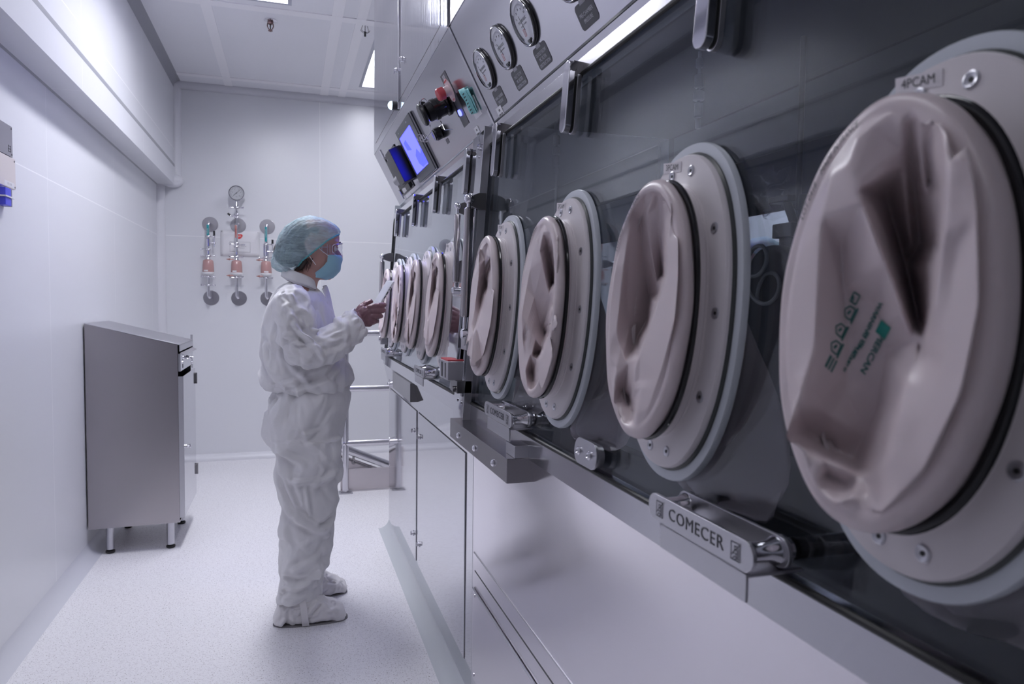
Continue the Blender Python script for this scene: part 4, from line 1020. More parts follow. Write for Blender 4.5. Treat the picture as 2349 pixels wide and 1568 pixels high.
port(2.850, '1', 'glove port on the small window, second left from the steel post', mod=sh(.01, .0, .6), detail=False, inner=False, seed=8)
port(3.285, '2', 'glove port on the small window, third left from the steel post', mod=sh(-.02, -.01, .5), detail=False, inner=False, seed=9)
port(3.720, '1', 'farthest glove port, partly behind the tablet', mod=sh(.0, .0, .6), detail=False, inner=False, seed=10)

# ------------------------------------------------------------------ inside the main chamber
inn = thing('hanging_tube', (.85, 1.375, 1.85), 'thin tube with connectors hanging from the chamber ceiling behind the near window', 'tube', 'tubes hanging inside the isolator')
def hang(T, x, y, z1, z0):
    m_ = MB(); m_.cyl((x, y, z1), (x, y, z0), .0035)
    z = z1
    for dz, r_, l_ in ((.02, .008, .02), (.055, .010, .028), (.09, .012, .02), (.115, .009, .03), (.15, .006, .02)):
        if z1-dz-l_ > z0-.06: m_.lathe((x, y, z1-dz), (0, 0, -1), [(0, r_*.8), (.002, r_), (l_-.002, r_), (l_, r_*.8)], 16)
    build('tube', m_, mat('tube_grey', (.40, .42, .45), .3), T)
hang(inn, .85, 1.375, 1.855, 1.73)
i2 = thing('hanging_tube', (.85, 2.0, 1.85), 'thin tube with connectors hanging behind the left edge of the near window', 'tube', 'tubes hanging inside the isolator')
hang(i2, .76, 2.0, 1.855, 1.45)
# dark shape with a tube coil, added to stand in for a reflection
eq = thing('reflection_shape', (1.05, 1.2, 1.0), 'dark shape with clear tube coil added for a reflection seen behind the nearest ports', 'equipment')
dk_ = mat('reflection_grey', (.10, .105, .12), .45)
m_ = MB(); m_.loft([[Vector((x, 1.27+a, 1.26+b_)) for a, b_ in rrect(.155, .34, .075, 8)] for x in (.96, 1.06)], True)
build('housing', m_, dk_, eq, .01)
m_ = MB().box((.93, .80, .998), (1.14, 1.5, 1.06)).loft([[Vector((x, y, z)) for x, y in [(.96, 1.0), (1.12, 1.0), (1.12, 1.34), (.96, 1.34)]] if z < 1.1 else [Vector((x, y, z)) for x, y in [(1.0, 1.05), (1.10, 1.05), (1.10, 1.24), (1.0, 1.24)]] for z in (1.06, 1.16)], True)
build('reflection_base', m_, mat('reflection_dark', (.045, .045, .05), .4), eq, .006)
m_ = MB().box((.99, 1.235, 1.42), (1.03, 1.275, 1.45)).box((.98, 1.225, 1.445), (1.04, 1.285, 1.475)).cyl((1.01, 1.25, 1.47), (1.0, 1.27, 1.53), .009).box((.98, 1.24, 1.52), (1.03, 1.30, 1.533)).cyl((1.0, 1.215, 1.47), (1.0, 1.215, 1.53), .010).cyl((1.0, 1.23, 1.50), (1.0, 1.23, 1.85), .006)
build('reflection_bracket', m_, blackp, eq, .002)
m_ = MB().tube([(.945-.002*a, 1.235+.045*cos(a)+.004*a, 1.31+.045*sin(a)+.009*a) for a in [2*pi*k/24 for k in range(44)]], .0045, 8)
build('tube_coil', m_, mat('tube_clear', (.55, .56, .58), .2), eq)
# work table inside, clear film bag
build('work_tray', MB().box((.66, .3, .999), (1.16, 2.0, 1.012)), mat('tray_dark', (.06, .06, .065), .3, .6), main, .002)
bag = thing('plastic_bag', (1.0, 1.35, 1.56), 'crumpled clear plastic bag hanging inside the isolator above the dark shape', 'bag')
vs = []; fs = []; n = 16
for i in range(n+1):
    for j in range(n+1):
        u, v = i/n, j/n
        vs.append(Vector((1.02+.03*noise.noise(Vector((u*6, v*6, 1))), 1.28+.20*u*(1-.45*v), 1.60-.11*v*(1-.4*abs(u-.45))+.02*noise.noise(Vector((u*5, v*5, 4))))))
for i in range(n):
    for j in range(n): a = i*(n+1)+j; fs.append((a, a+1, a+n+2, a+n+1))
film = thin_glass('plastic_film', (.93, .94, .96), .8, .15)
b_ = build('bag_film', MB().add(vs, fs), film, bag, norm=False, ang=12)
# ================================================================== GAS LINES ON THE BACK WALL
def flange_plate(T, x, z):
    return build('wall_flange', MB().lathe((x, YB, z), (0, -1, 0), [(0, .060), (.003, .060), (.004, .058), (.0042, .001)], 40), mat('flange_steel', (.40, .39, .42), .28, 1), T, ang=12)
def tri(mb, x, z, y=6.1, r=.019):     # clamp ferrule
    mb.lathe((x, y, z-.009), (0, 0, 1), [(0, .012), (.002, r), (.008, r+.003), (.010, r+.003), (.016, r), (.018, .012)], 20)
def wing(mb, x, z, sg, y=6.1):
    mb.cyl((x+sg*.018, y-.006, z), (x+sg*.040, y-.008, z), .004).lathe((x+sg*.036, y-.008, z), (sg, 0, .1), [(0, .003), (.002, .008), (.012, .006), (.014, .010), (.018, .010)], 12)
def valve(mb, x, z, sg, y=6.1):
    mb.lathe((x, y, z-.022), (0, 0, 1), [(0, .012), (.006, .017), (.038, .017), (.044, .012)], 20).cyl((x, y, z), (x+sg*.046, y, z), .006).ball((x+sg*.046, y, z), .010)
def gas_line(i, x, lab_):
    T = thing('gas_filter_line', (x, YB, 1.3), lab_, 'pipework', 'gas filter lines on the back wall')
    zt = 1.908; zb = 1.32; y = 6.1
    flange_plate(T, x+.008, zt); flange_plate(T, x+.010, zb)
    p = MB()
    top = 1.66
    p.tube([(x+.006, YB-.004, zt+.004), (x+.006, y+.03, zt+.004), (x+.004, y+.008, zt+.001), (x, y, zt-.014), (x, y, top)], .0115, 14)
    p.tube([(x+.010, YB-.004, zb), (x+.010, y+.03, zb), (x+.008, y+.008, zb+.002), (x, y, zb+.018), (x, y, 1.48)], [.0115]*5, 14)
    build('pipe', p, chrome, T)
    f = MB(); f.lathe((x, y, 1.522), (0, 0, 1), [(0, .041), (.004, .043), (.06, .041), (.088, .038), (.097, .032), (.101, .018)], 28)
    b_ = build('filter_bowl', f, amber_glass, T)
    build('filter_base', MB().lathe((x, y, 1.496), (0, 0, 1), [(0, .020), (.004, .034), (.012, .042), (.024, .044), (.028, .042)], 28), whitep, T)
    build('bowl_sticker', text(MB().loft([[Vector((x+.0432*sin(a), y-.0432*cos(a), z)) for a in [(-.75+.8*k/8) if i < 2 else (-.35+.8*k/8) for k in range(9)]] for z in (1.528, 1.539)], False, False), '', .01, (0, 0, 0), (1, 0, 0), (0, 0, 1)), paper, b_, norm=False)
    def pc(name, *calls):
        m_ = MB()
        for c in calls: c(m_)
        build(name, m_, chrome, T)
    for z_ in (1.650, 1.488):
        sg = 1 if (i+int(z_ > 1.6)) % 2 else -1
        pc('pipe_clamp', lambda m_: tri(m_, x, z_), lambda m_: wing(m_, x, z_, sg), lambda m_: wing(m_, x, z_-.004, -sg))
    pc('reducer', lambda m_: m_.lathe((x, y, 1.618), (0, 0, 1), [(0, .018), (.006, .018), (.022, .012)], 20))
    if i == 0:
        pc('pipe_clamp', lambda m_: tri(m_, x, 1.803), lambda m_: wing(m_, x, 1.803, 1)); pc('pipe_clamp', lambda m_: tri(m_, x, 1.700), lambda m_: wing(m_, x, 1.70, -1))
        pc('pipe_clamp', lambda m_: tri(m_, x, 1.42, r=.015), lambda m_: wing(m_, x, 1.42, 1), lambda m_: wing(m_, x, 1.42, -1))
        pc('valve_body', lambda m_: m_.lathe((x, y, 1.722), (0, 0, 1), [(0, .010), (.006, .018), (.060, .018), (.066, .010)], 20))
    elif i == 1:
        pc('pipe_clamp', lambda m_: tri(m_, x, 1.757), lambda m_: wing(m_, x, 1.75, -1)); pc('pipe_clamp', lambda m_: tri(m_, x, 1.730), lambda m_: wing(m_, x, 1.744, 1), lambda m_: wing(m_, x+.012, 1.744, 1))
    else:
        pc('pipe_clamp', lambda m_: tri(m_, x, 1.755), lambda m_: wing(m_, x, 1.755, 1))
        for dx in (-.016, .016): pc('valve_bolt', lambda m_: m_.cyl((x+dx, y, 1.66), (x+dx, y, 1.752), .0055))
    if i != 0:
        for z_ in (1.628, 1.499): vv = MB(); vv.cyl((x-.02, y-.02, z_), (x-.062, y-.022, z_+.001), .0042).lathe((x-.045, y-.021, z_), (-1, 0, 0), [(0, .003), (.002, .0085), (.012, .007), (.03, .002)], 12); build('drain_valve', vv, mat('copper_pink', (.50, .25, .22), .3, .6), T)
    if i != 1:
        hx, hz = (x+.046, 1.752) if i == 0 else (x+.050, 1.70)
        h_ = MB().cyl((x, y, hz), (hx+.006, y, hz), .006).cyl((hx, y-.004, hz-.03), (hx, y-.004, hz+.055), .003).ball((hx, y, hz), .012).ball((hx-.014, y, hz), .011)
        h2 = build('lever', h_, chrome, T)
        build('lever_grip', MB().lathe((hx, y-.004, hz+.055), (0, 0, 1), [(0, .007), (.002, .008), (.040, .008), (.042, .006)], 14), blackp, h2)
        s_ = MB(); s_.loft([[Vector((x+.0122*sin(a), y-.0122*cos(a), z)) for a in [-.8+1.6*k/6 for k in range(7)]] for z in (1.812 if i == 0 else 1.778, 1.895)], False, False)
        b_ = build('pipe_label', s_, mat('teal_label', (.02, .33, .36), .5), T, norm=False)
        text(tx := MB(), 'NITROGEN' if i else 'AZOTE', .013, (x, y-.0131, 1.845), (0, 0, 1), (-1, 0, 0), nrm=(0, -1, 0))
        build('pipe_lettering', tx, white_ink, b_)
    return T
gas_line(0, -.609, 'leftmost steel pipe with pink filter bowl on the back wall, teal label, single lever')
T = gas_line(1, -.399, 'middle pipe on the back wall, pink filter bowl, round pressure gauge on top')
gas_line(2, -.176, 'steel pipe with pink filter bowl on the back wall, right behind the blue hair net')
x, y = -.395, 6.1
p = MB().cyl((x, y, 1.90), (x, y, 2.02), .0075); tri(p, x, 2.038); wing(p, x, 2.038, 1); wing(p, x-.004, 2.038, -1); tri(p, x, 1.985, r=.016); tri(p, x, 1.962, r=.016)
p.lathe((x, y, 2.045), (0, 0, 1), [(0, .016), (.012, .016), (.035, .009), (.045, .009)], 16)
build('gauge_stem', p, chrome, T)
build('small_valve', MB().cyl((x, y, 1.972), (x-.05, y-.01, 1.972), .005).lathe((x-.028, y-.01, 1.972), (-1, 0, 0), [(0, .004), (.002, .010), (.01, .008), (.02, .010)], 12), chrome, T)
build('valve_knob', MB().cyl((x-.046, y-.012, 1.975), (x-.066, y-.012, 1.99), .008), blackp, T)
gz = 2.153
go = build('pressure_gauge', MB().lathe((x, y+.02, gz), (0, -1, 0), [(0, .058), (.004, .061), (.030, .061), (.034, .058), (.034, .053), (.026, .0525)], 40, caps=False), chrome, T)
build('gauge_dial', MB().cyl((x, y-.008, gz), (x, y-.010, gz), .0525, seg=40), mat('gauge_face', (.50, .51, .54), .4), go)
tk = MB()
for k in range(28):
    a = radians(225-270*k/27); e = Vector((cos(a), 0, sin(a))); q = Vector((-sin(a), 0, cos(a)))*.0008; r0 = .038 if k % 3 == 0 else .042; c = Vector((x, y-.0106, gz))
    tk.add([c+e*r0-q, c+e*.047-q, c+e*.047+q, c+e*r0+q], [(0, 1, 2, 3)])
tk.tube([(x, y-.0115, gz), (x+.026, y-.0115, gz+.028)], .0009, 6); tk.tube([(x, y-.0115, gz), (x-.020, y-.0115, gz-.017)], .0014, 6); tk.cyl((x, y-.0105, gz), (x, y-.014, gz), .004)
for k, s_ in enumerate(('0', '2', '4', '6', '8', '10')):
    a = radians(225-270*k/5); text(tk, s_, .010, (x+.031*cos(a), y-.0108, gz+.031*sin(a)), (1, 0, 0), (0, 0, 1))
text(tk, 'bar', .009, (x, y-.0108, gz-.028), (1, 0, 0), (0, 0, 1))
build('gauge_marks', tk, black_ink, go)
s_ = MB(); s_.loft([[Vector((-.399+.0124*sin(a), 6.1-.0124*cos(a), z)) for a in [-1.2+1.6*k/6 for k in range(7)]] for z in (1.802, 1.90)], False, False)
b_ = build('pipe_label', s_, mat('salmon_label', (.62, .30, .28), .5), T, norm=False)
text(tx := MB(), 'VAPEUR', .013, (-.402, 6.0866, 1.85), (0, 0, 1), (-1, 0, 0), nrm=(0, -1, 0)); build('pipe_lettering', tx, mat('ink_red', (.35, .04, .05), .5), b_)
# notice sheet with logo
nt_ = thing('notice_sheet', (-.376, YB, 1.66), 'white notice sheet with red logo pinned to the back wall behind the middle pipe', 'notice')
sh_ = MB(); vs = []; fs = []
for i in range(11):
    for j in range(7):
        u, v = i/10, j/6
        vs.append(Vector((-.527+.300*u, YB-.002-.004*abs(noise.noise(Vector((u*2, v*2, 0)))), 1.658+.208*v)))
for i in range(10):
    for j in range(6): a = i*7+j; fs.append((a, a+7, a+8, a+1))
o = build('paper_sheet', MB().add(vs, fs), paper, nt_, norm=False); o.modifiers.new('t', 'SOLIDIFY').thickness = .0005
lg = MB()
c = Vector((-.384, YB-.0065, 1.822)); out = []
for k in range(30):
    a = 2*pi*k/30; rr = .021*(1+.10*cos(2*a))+.003*cos(3*(a+pi/2)); out.append(c+Vector((rr*cos(a)*1.1, 0, rr*sin(a))))
lg.add(out, [tuple(range(30))])
lo = build('logo_mark', lg, mat('logo_red', (.70, .06, .06), .5), nt_)
build('logo_lettering', text(MB(), 'gsk', .021, (c.x, c.y-.0005, c.z+.001), (1, 0, 0), (0, 0, 1)), paper, lo)
tx = MB()
for q, l in enumerate(['NE PAS UTILISER', 'RESEAU EN COURS DE', 'MAINTENANCE']): text(tx, l, .0095, (-.378, YB-.0068, 1.755-.014*q), (1, 0, 0), (0, 0, 1))
for a0, b0, a1, b1 in ((-.455, 1.695, -.300, 1.6962), (-.455, 1.776, -.300, 1.7772), (-.455, 1.695, -.4538, 1.777), (-.3012, 1.695, -.300, 1.777)):
    tx.add([Vector((a0, YB-.0066, b0)), Vector((a1, YB-.0066, b0)), Vector((a1, YB-.0066, b1)), Vector((a0, YB-.0066, b1))], [(0, 1, 2, 3)])
build('notice_lettering', tx, mat('ink_grey', (.25, .25, .27), .6), nt_)
build('pin', MB().cyl((-.515, YB-.008, 1.857), (-.515, YB-.004, 1.857), .003).cyl((-.24, YB-.008, 1.857), (-.24, YB-.004, 1.857), .003).cyl((-.515, YB-.008, 1.667), (-.515, YB-.004, 1.667), .003), darkst, nt_)

# ================================================================== STAIR GUARD RAIL
T = thing('guard_rail', (.53, 4.9, 0), 'stainless steel guard rail with three bars around the stair opening, beyond the person', 'railing')
rail_m = mat('rail_steel', (.66, .65, .69), .22, 1, bump=.05, bscale=100, rvar=.04)
for nm, z in (('top_rail', 1.092), ('middle_rail', .713), ('lower_rail', .340)):
    build(nm, MB().tube([(.345, 4.9, z), (.735, 4.9, z)] if z < 1 else [(.345, 4.9, z-.02), (.348, 4.9, z-.006), (.36, 4.9, z), (.76, 4.9, z)], .021, 20), rail_m, T)
for x in (.362, .742):
    pp = build('post', MB().cyl((x, 4.9, .006), (x, 4.9, 1.09), .021), rail_m, T)
    f = MB().box((x-.045, 4.862, 0), (x+.045, 4.938, .007))
    for dx in (-.036, .036): f.lathe((x+dx, 4.87, .007), (0, 0, 1), [(0, .006), (.006, .006), (.007, .003)], 10)
    build('foot_plate', f, steels, pp, .001)
build('kick_plate', MB().box((.33, 4.925, .012), (.80, 4.931, .155)).box((.33, 4.92, 0), (.80, 4.97, .003)), mat('kick_steel', (.60, .56, .58), .35, 1, bump=.1, bscale=4, rvar=.06), T, .001)
T = thing('stair_handrail', (.5, 5.5, 0), 'sloping stair handrail descending behind the guard rail', 'handrail')
build('hand_rail', MB().tube([(.24, 5.55, .235), (.30, 5.55, .215), (.80, 5.55, -.0)], .032, 20), rail_m, T)
build('rail_bracket', MB().tube([(.26, 5.55, .165), (.62, 5.55, -.0)], .008, 10).cyl((.47, 5.55, .06), (.47, 5.55, .14), .009).ball((.47, 5.545, .062), .016), darkst, T)
build('stringer', MB().loft([[Vector((x, y, z)) for x, z in [(.22, 0), (.22, .16), (.30, .15), (.66, -.0)]] for y in (5.60, 5.606)], True), mat('kick_steel2', (.60, .56, .58), .35, 1), T)
# ================================================================== THE PERSON
PY = 3.07
skin = mat('skin', (.56, .33, .28), .5, sss=.15, bump=.05, bscale=300)
hairm = mat('dark_hair', (.035, .02, .015), .5, bump=.4, bscale=120, stretch=(1, 1, .1))
suit = mat('nonwoven_white', (.80, .79, .80), .55, bump=.12, bscale=1300, var=.02, vscale=20, spec=.35)
bootm = mat('overshoe_white', (.80, .78, .79), .5, bump=.12, bscale=1200)
solem = mat('sole_grey', (.22, .21, .22), .6)
glovem = mat('mauve_nitrile', (.225, .115, .135), .42, bump=.25, bscale=160, stretch=(1, 1, 2.5), bdist=.0012)
maskm = mat('mask_blue', (.28, .50, .60), .65, bump=.15, bscale=700)
P = thing('person', (.07, PY, 0), 'person in white coverall, teal hair net, goggles and blue face mask, reading a tablet', 'person')

def ell(cx, cy, z, rx, ry, n=40, p=2.2):
    o = []
    for k in range(n):
        a = 2*pi*k/n; c, s_ = cos(a), sin(a)
        o.append(Vector((cx+rx*math.copysign(abs(c)**(2/p), c), cy+ry*math.copysign(abs(s_)**(2/p), s_), z)))
    return o
def prof_loft(mb, secs, cy, p=2.2, n=40):   # (z, xback, xfront, yhalf[, dy])
    rings = []
    secs = sorted(secs)
    for s_ in secs:
        z, xb, xf, yh = s_[:4]; dy = s_[4] if len(s_) > 4 else 0
        rings.append(ell((xb+xf)/2, cy+dy, z, (xf-xb)/2, yh, n, p))
    return mb.loft(rings, True)
def limb(mb, pts, seg=28):
    P_ = [Vector(p[:3]) for p in pts]; R_ = [p[3] for p in pts]
    # resample smoothly
    out = []; rr = []
    n = len(P_)
    for i in range(n-1):
        p0, p1, p2, p3 = P_[max(i-1, 0)], P_[i], P_[i+1], P_[min(i+2, n-1)]
        for k in range(5):
            t = k/5
            out.append(.5*((2*p1)+(p2-p0)*t+(2*p0-5*p1+4*p2-p3)*t*t+(3*p1-3*p2+p3-p0)*t**3)); rr.append(R_[i]+(R_[i+1]-R_[i])*t)
    out.append(P_[-1]); rr.append(R_[-1])
    return mb.tube(out, rr, seg)
# ---- body: one continuous skin from head to feet
b = MB()
prof_loft(b, [(1.392, .112, .148, .024), (1.400, .085, .160, .038), (1.415, .060, .176, .050), (1.44, .040, .190, .058), (1.47, .028, .192, .064), (1.50, .020, .190, .069), (1.525, .014, .192, .071), (1.545, .012, .201, .072), (1.57, .014, .203, .071), (1.60, .026, .194, .064), (1.62, .045, .178, .052), (1.637, .075, .150, .030)], PY, 2.1)
limb(b, [(.045, PY, 1.33, .060), (.062, PY, 1.38, .052), (.078, PY, 1.44, .050)])
b.loft([[Vector((x, PY+y, z)) for x, y, z in r_] for r_ in ([(.186, -.013, 1.522), (.186, .013, 1.522), (.195, .006, 1.522), (.195, -.006, 1.522)], [(.186, -.018, 1.486), (.186, .018, 1.486), (.217, .010, 1.488), (.217, -.010, 1.488)], [(.186, -.017, 1.476), (.186, .017, 1.476), (.206, .009, 1.476), (.206, -.009, 1.476)])], True)
b.ball((.196, PY, 1.452), .016, sc=(.6, 1.5, .5)); b.ball((.193, PY, 1.440), .015, sc=(.6, 1.4, .5)); b.ball((.158, PY, 1.408), .018)
for sg in (-1, 1):   # cheek, brow, ear
    b.ball((.165, PY+sg*.040, 1.478), .026, sc=(1, .8, .9)); b.ball((.186, PY+sg*.028, 1.545), .020, sc=(.8, 1.3, .5))
    ear = [(.082+.016*cos(a)-.004*sin(a), PY+sg*(.074+.006*cos(a+2)), 1.527+.028*sin(a)) for a in [2*pi*k/14 for k in range(14)]]
    b.tube(ear, .0065, 8, closed=True); b.ball((.084, PY+sg*.071, 1.522), .014, sc=(1, .5, 1.5))
prof_loft(b, [(.86, -.04, .17, .13), (1.0, -.05, .18, .14), (1.15, -.05, .15, .15), (1.27, -.04, .12, .15), (1.33, -.01, .10, .10), (1.355, .01, .09, .06)], PY)
for sg, wr_ in ((-1, (.262, 2.895, 1.225)), (1, (.262, 3.05, 1.222))):
    limb(b, [(.02, PY+sg*.12, 1.30, .04), (.025, PY+sg*.185, 1.23, .034), (.06, PY+sg*.20, 1.125, .030), (.15, PY+sg*(.19 if sg < 0 else .12), 1.160, .027), (*wr_, .023)])
for cy, xo in ((2.955, 0), (3.195, .0)):
    limb(b, [(.07+xo, (cy+PY)/2, .90, .085), (.06+xo, cy, .72, .072), (.06+xo, cy, .48, .055), (.04+xo, cy, .28, .05), (.02+xo, cy, .10, .038), (.03+xo, cy, .05, .036)])
    limb(b, [(-.02+xo, cy, .045, .030), (.08+xo, cy, .04, .030), (.16+xo, cy, .03, .022)])
m_, nr = remesh(b, .0048, 5, .6)
build('body', m_, skin, P, ang=180, norm=False)
for sg in (-1, 1):
    e = build('eye', MB().ball((.184, PY+sg*.031, 1.521), .0115), mat('eye_white', (.75, .72, .70), .2), P)
    build('iris', MB().ball((.1925, PY+sg*.031, 1.520), .0052, sc=(.5, 1, 1)), mat('iris_brown', (.03, .015, .01), .15), e)
    build('eyelid', MB().loft([[Vector((.184+.0128*cos(p_)*cos(a), PY+sg*.031+.0128*sin(a), 1.521+.0128*sin(p_)*cos(a))) for a in [-1.3+2.6*k/12 for k in range(13)]] for p_ in [radians(x) for x in (10, 30, 55, 80)]], False, False), skin, e, norm=False)
    build('eyebrow', MB().tube([(.203, PY+sg*.014, 1.543), (.204, PY+sg*.028, 1.547), (.192, PY+sg*.046, 1.545)], [.002, .0028, .0015], 8), hairm, P)
# hair
h = MB().ball((.055, PY, 1.548), .08, sc=(1.05, .92, 1.08)).ball((.0, PY, 1.50), .062, sc=(1, 1.1, 1)).ball((.105, PY, 1.575), .072, sc=(1, .98, .85))
h.tube([(.052, PY-.060, 1.50), (.062, PY-.062, 1.46), (.045, PY-.050, 1.435), (.02, PY-.03, 1.43)], [.014, .012, .012, .008], 12)
m_, nr = remesh(h, .005, 4)
build('hair', m_, hairm, P, ang=180, norm=False)
for q in range(7):
    pass
hb = MB()
for q in range(9):
    x0 = .040+.005*q
    hb.tube([(x0+.012, PY-.070, 1.475), (x0+.006, PY-.066, 1.455), (x0-.004+.002*(q % 3), PY-.058, 1.432-.004*(q % 4))], [.0016, .0014, .0006], 6)
build('loose_hair', hb, hairm, P)

# ---- cloth folds
def fold_field(creases, p):
    d = 0
    for A, AB, L2, w_, am in creases:
        t = (p-A).dot(AB)/L2
        if t < -.3 or t > 1.3: continue
        tc_ = min(1, max(0, t)); q = p-A-AB*tc_; r2_ = q.length_squared
        if r2_ > 9*w_*w_: continue
        e = exp(-r2_/(w_*w_)); fade = sin(pi*min(1, max(0, (t+.3)/1.6)))
        d += am*fade*(e - .55*exp(-((sqrt(r2_)-1.5*w_)/(.8*w_))**2))
    return d
def crease(A, B, w_=.014, am=.009):
    A = Vector(A); B = Vector(B); AB = B-A
    return (A, AB, AB.length_squared, w_, am)
def rand_creases(rng, c, ext, n, dr, spread, ln, w_, am):
    o = []
    for i in range(n):
        p = Vector((c[0]+rng.uniform(-1, 1)*ext[0], c[1]+rng.uniform(-1, 1)*ext[1], c[2]+rng.uniform(-1, 1)*ext[2]))
        d = (Vector(dr).normalized()+Vector((rng.gauss(0, spread), rng.gauss(0, spread*.6), rng.gauss(0, spread)))).normalized()*ln*rng.uniform(.5, 1.3)
        o.append(crease(p-d/2, p+d/2, w_*rng.uniform(.6, 1.3), am*rng.choice((1, 1, -.8))*rng.uniform(.5, 1.2)))
    return o
def cloth(name, mb, voxel, creases, amp_noise, m, parent, it=5, nsc=9, seed=0, lab_=None):
    mm, nr = remesh(mb, voxel, it, .6)
    off = Vector((seed*7.1, 3.3, 1.7))
    vs = []
    for v, n_ in zip(mm.v, nr):
        q = Vector((v.x*nsc, v.y*nsc*.8, v.z*nsc*.62))+off
        q += Vector((noise.noise(q*1.3), noise.noise(q*1.3+Vector((9, 2, 1))), noise.noise(q*1.3+Vector((1, 7, 4)))))*.55
        r_ = 1-abs(noise.noise(q))*2.6
        r_ = max(-.3, r_)
        dd, _ = noise.voronoi(q*1.15+Vector((4, 4, 4)))
        r2_ = min(1.0, (dd[1]-dd[0])*2.6)
        vs.append(v + n_*(amp_noise*(r_-.45)+amp_noise*.55*(r2_-.5) + 1.9*fold_field(creases, v)))
    mm.v = vs
    o = build(name, mm, m, parent, ang=180, norm=False, label=lab_)
    s = o.modifiers.new('s', 'SMOOTH'); s.iterations = 1; s.factor = .35
    return o
rng = random.Random(11)
# trousers
b = MB()
prof_loft(b, [(.965, -.045, .235, .175), (.941, -.050, .238, .180), (.897, -.076, .238, .195), (.861, -.088, .238, .20), (.786, -.104, .217, .20), (.755, -.106, .210, .198), (.726, -.092, .205, .19), (.69, -.055, .195, .18)], PY, 2.4)
for cy, w_ in ((2.955, 1), (3.19, .98)):
    k = 1 if cy < PY else 0
    xs_ = [(.75, -.078, .206, .095), (.691, -.056, .206, .094), (.633, -.054, .204, .092), (.578, -.052, .199, .090), (.55, -.048, .188, .088), (.472, -.040, .186, .085), (.402, -.038, .174, .082), (.367, -.038, .174, .082), (.282, -.040, .166, .082), (.226, -.050, .158, .080), (.170, -.048, .124, .068), (.142, -.062, .118, .074), (.117, -.064, .120, .076), (.095, -.066, .112, .070)]
    if not k: xs_ = [(z, xb+.028 if z < .5 else xb+.01, xf+.0 if z > .25 else xf+.02, yh) for z, xb, xf, yh in xs_]
    prof_loft(b, xs_, cy, 2.2)
cr = [crease((-.03, 2.87, .93), (-.075, 2.87, .80), .016, .012), crease((-.0, 2.87, .94), (-.01, 2.86, .84), .014, .010), crease((.03, 2.86, .94), (.04, 2.86, .86), .012, .008),
      crease((.02, 2.86, .775), (.20, 2.87, .80), .010, .008), crease((.05, 2.87, .745), (.13, 2.87, .77), .010, -.006),
      crease((-.05, 2.89, .72), (.05, 2.87, .66), .016, .010), crease((.0, 2.87, .59), (.10, 2.87, .60), .012, .007), crease((.10, 2.87, .58), (.19, 2.89, .62), .014, .009),
      crease((-.03, 2.88, .60), (.03, 2.86, .46), .014, .010), crease((.06, 2.87, .575), (.075, 2.87, .46), .008, .008), crease((-.03, 2.89, .49), (.07, 2.87, .43), .016, .011),
      crease((.02, 2.87, .44), (.12, 2.88, .395), .014, .011), crease((.10, 2.88, .40), (.17, 2.90, .44), .014, -.008), crease((.0, 2.87, .42), (.0, 2.87, .30), .020, -.007),
      crease((.02, 2.88, .24), (.13, 2.90, .30), .016, .011), crease((-.03, 2.89, .17), (.05, 2.88, .165), .012, .010), crease((.04, 2.88, .17), (.13, 2.90, .23), .013, .010), crease((-.04, 2.89, .21), (.10, 2.89, .19), .012, -.010)]
cr += rand_creases(rng, (.07, PY, .90), (.14, .2, .03), 26, (0, 0, 1), .35, .10, .010, .007)
cr += rand_creases(rng, (.05, 2.92, .14), (.10, .08, .035), 26, (.5, 0, .7), .5, .07, .009, .007)
cr += rand_creases(rng, (.06, 3.20, .16), (.10, .08, .05), 16, (.5, 0, .7), .5, .07, .009, .007)
cr += rand_creases(rng, (.06, PY, .5), (.14, .2, .25), 26, (.8, 0, .35), .5, .12, .013, .006)
cr += rand_creases(rng, (.06, PY, .75), (.15, .2, .12), 14, (.5, 0, -.6), .5, .12, .012, .006)
cloth('coverall_trousers', b, .0062, cr, .0145, suit, P, seed=1, it=2)
# jacket
b = MB()
prof_loft(b, [(1.372, -.015, .080, .058), (1.355, -.035, .105, .085), (1.335, -.058, .130, .135), (1.305, -.072, .148, .165), (1.275, -.084, .158, .175), (1.238, -.092, .170, .178), (1.188, -.102, .186, .180), (1.122, -.110, .205, .185), (1.065, -.115, .225, .19), (1.015, -.114, .248, .195), (.974, -.112, .258, .20), (.951, -.095, .245, .195), (.935, -.055, .235, .182)], PY, 2.3)
near = [(.005, 2.955, 1.315, .060), (.012, 2.900, 1.285, .072), (.020, 2.872, 1.23, .072), (.032, 2.862, 1.17, .070), (.055, 2.862, 1.118, .070), (.115, 2.868, 1.115, .066), (.175, 2.880, 1.150, .066), (.222, 2.890, 1.188, .062), (.258, 2.896, 1.215, .056), (.268, 2.897, 1.222, .050)]
far = [(.01, 3.18, 1.315, .060), (.02, 3.235, 1.285, .068), (.035, 3.265, 1.23, .068), (.055, 3.265, 1.17, .066), (.085, 3.245, 1.125, .064), (.14, 3.19, 1.135, .058), (.195, 3.12, 1.165, .052), (.245, 3.07, 1.195, .048)]
limb(b, near); limb(b, far)
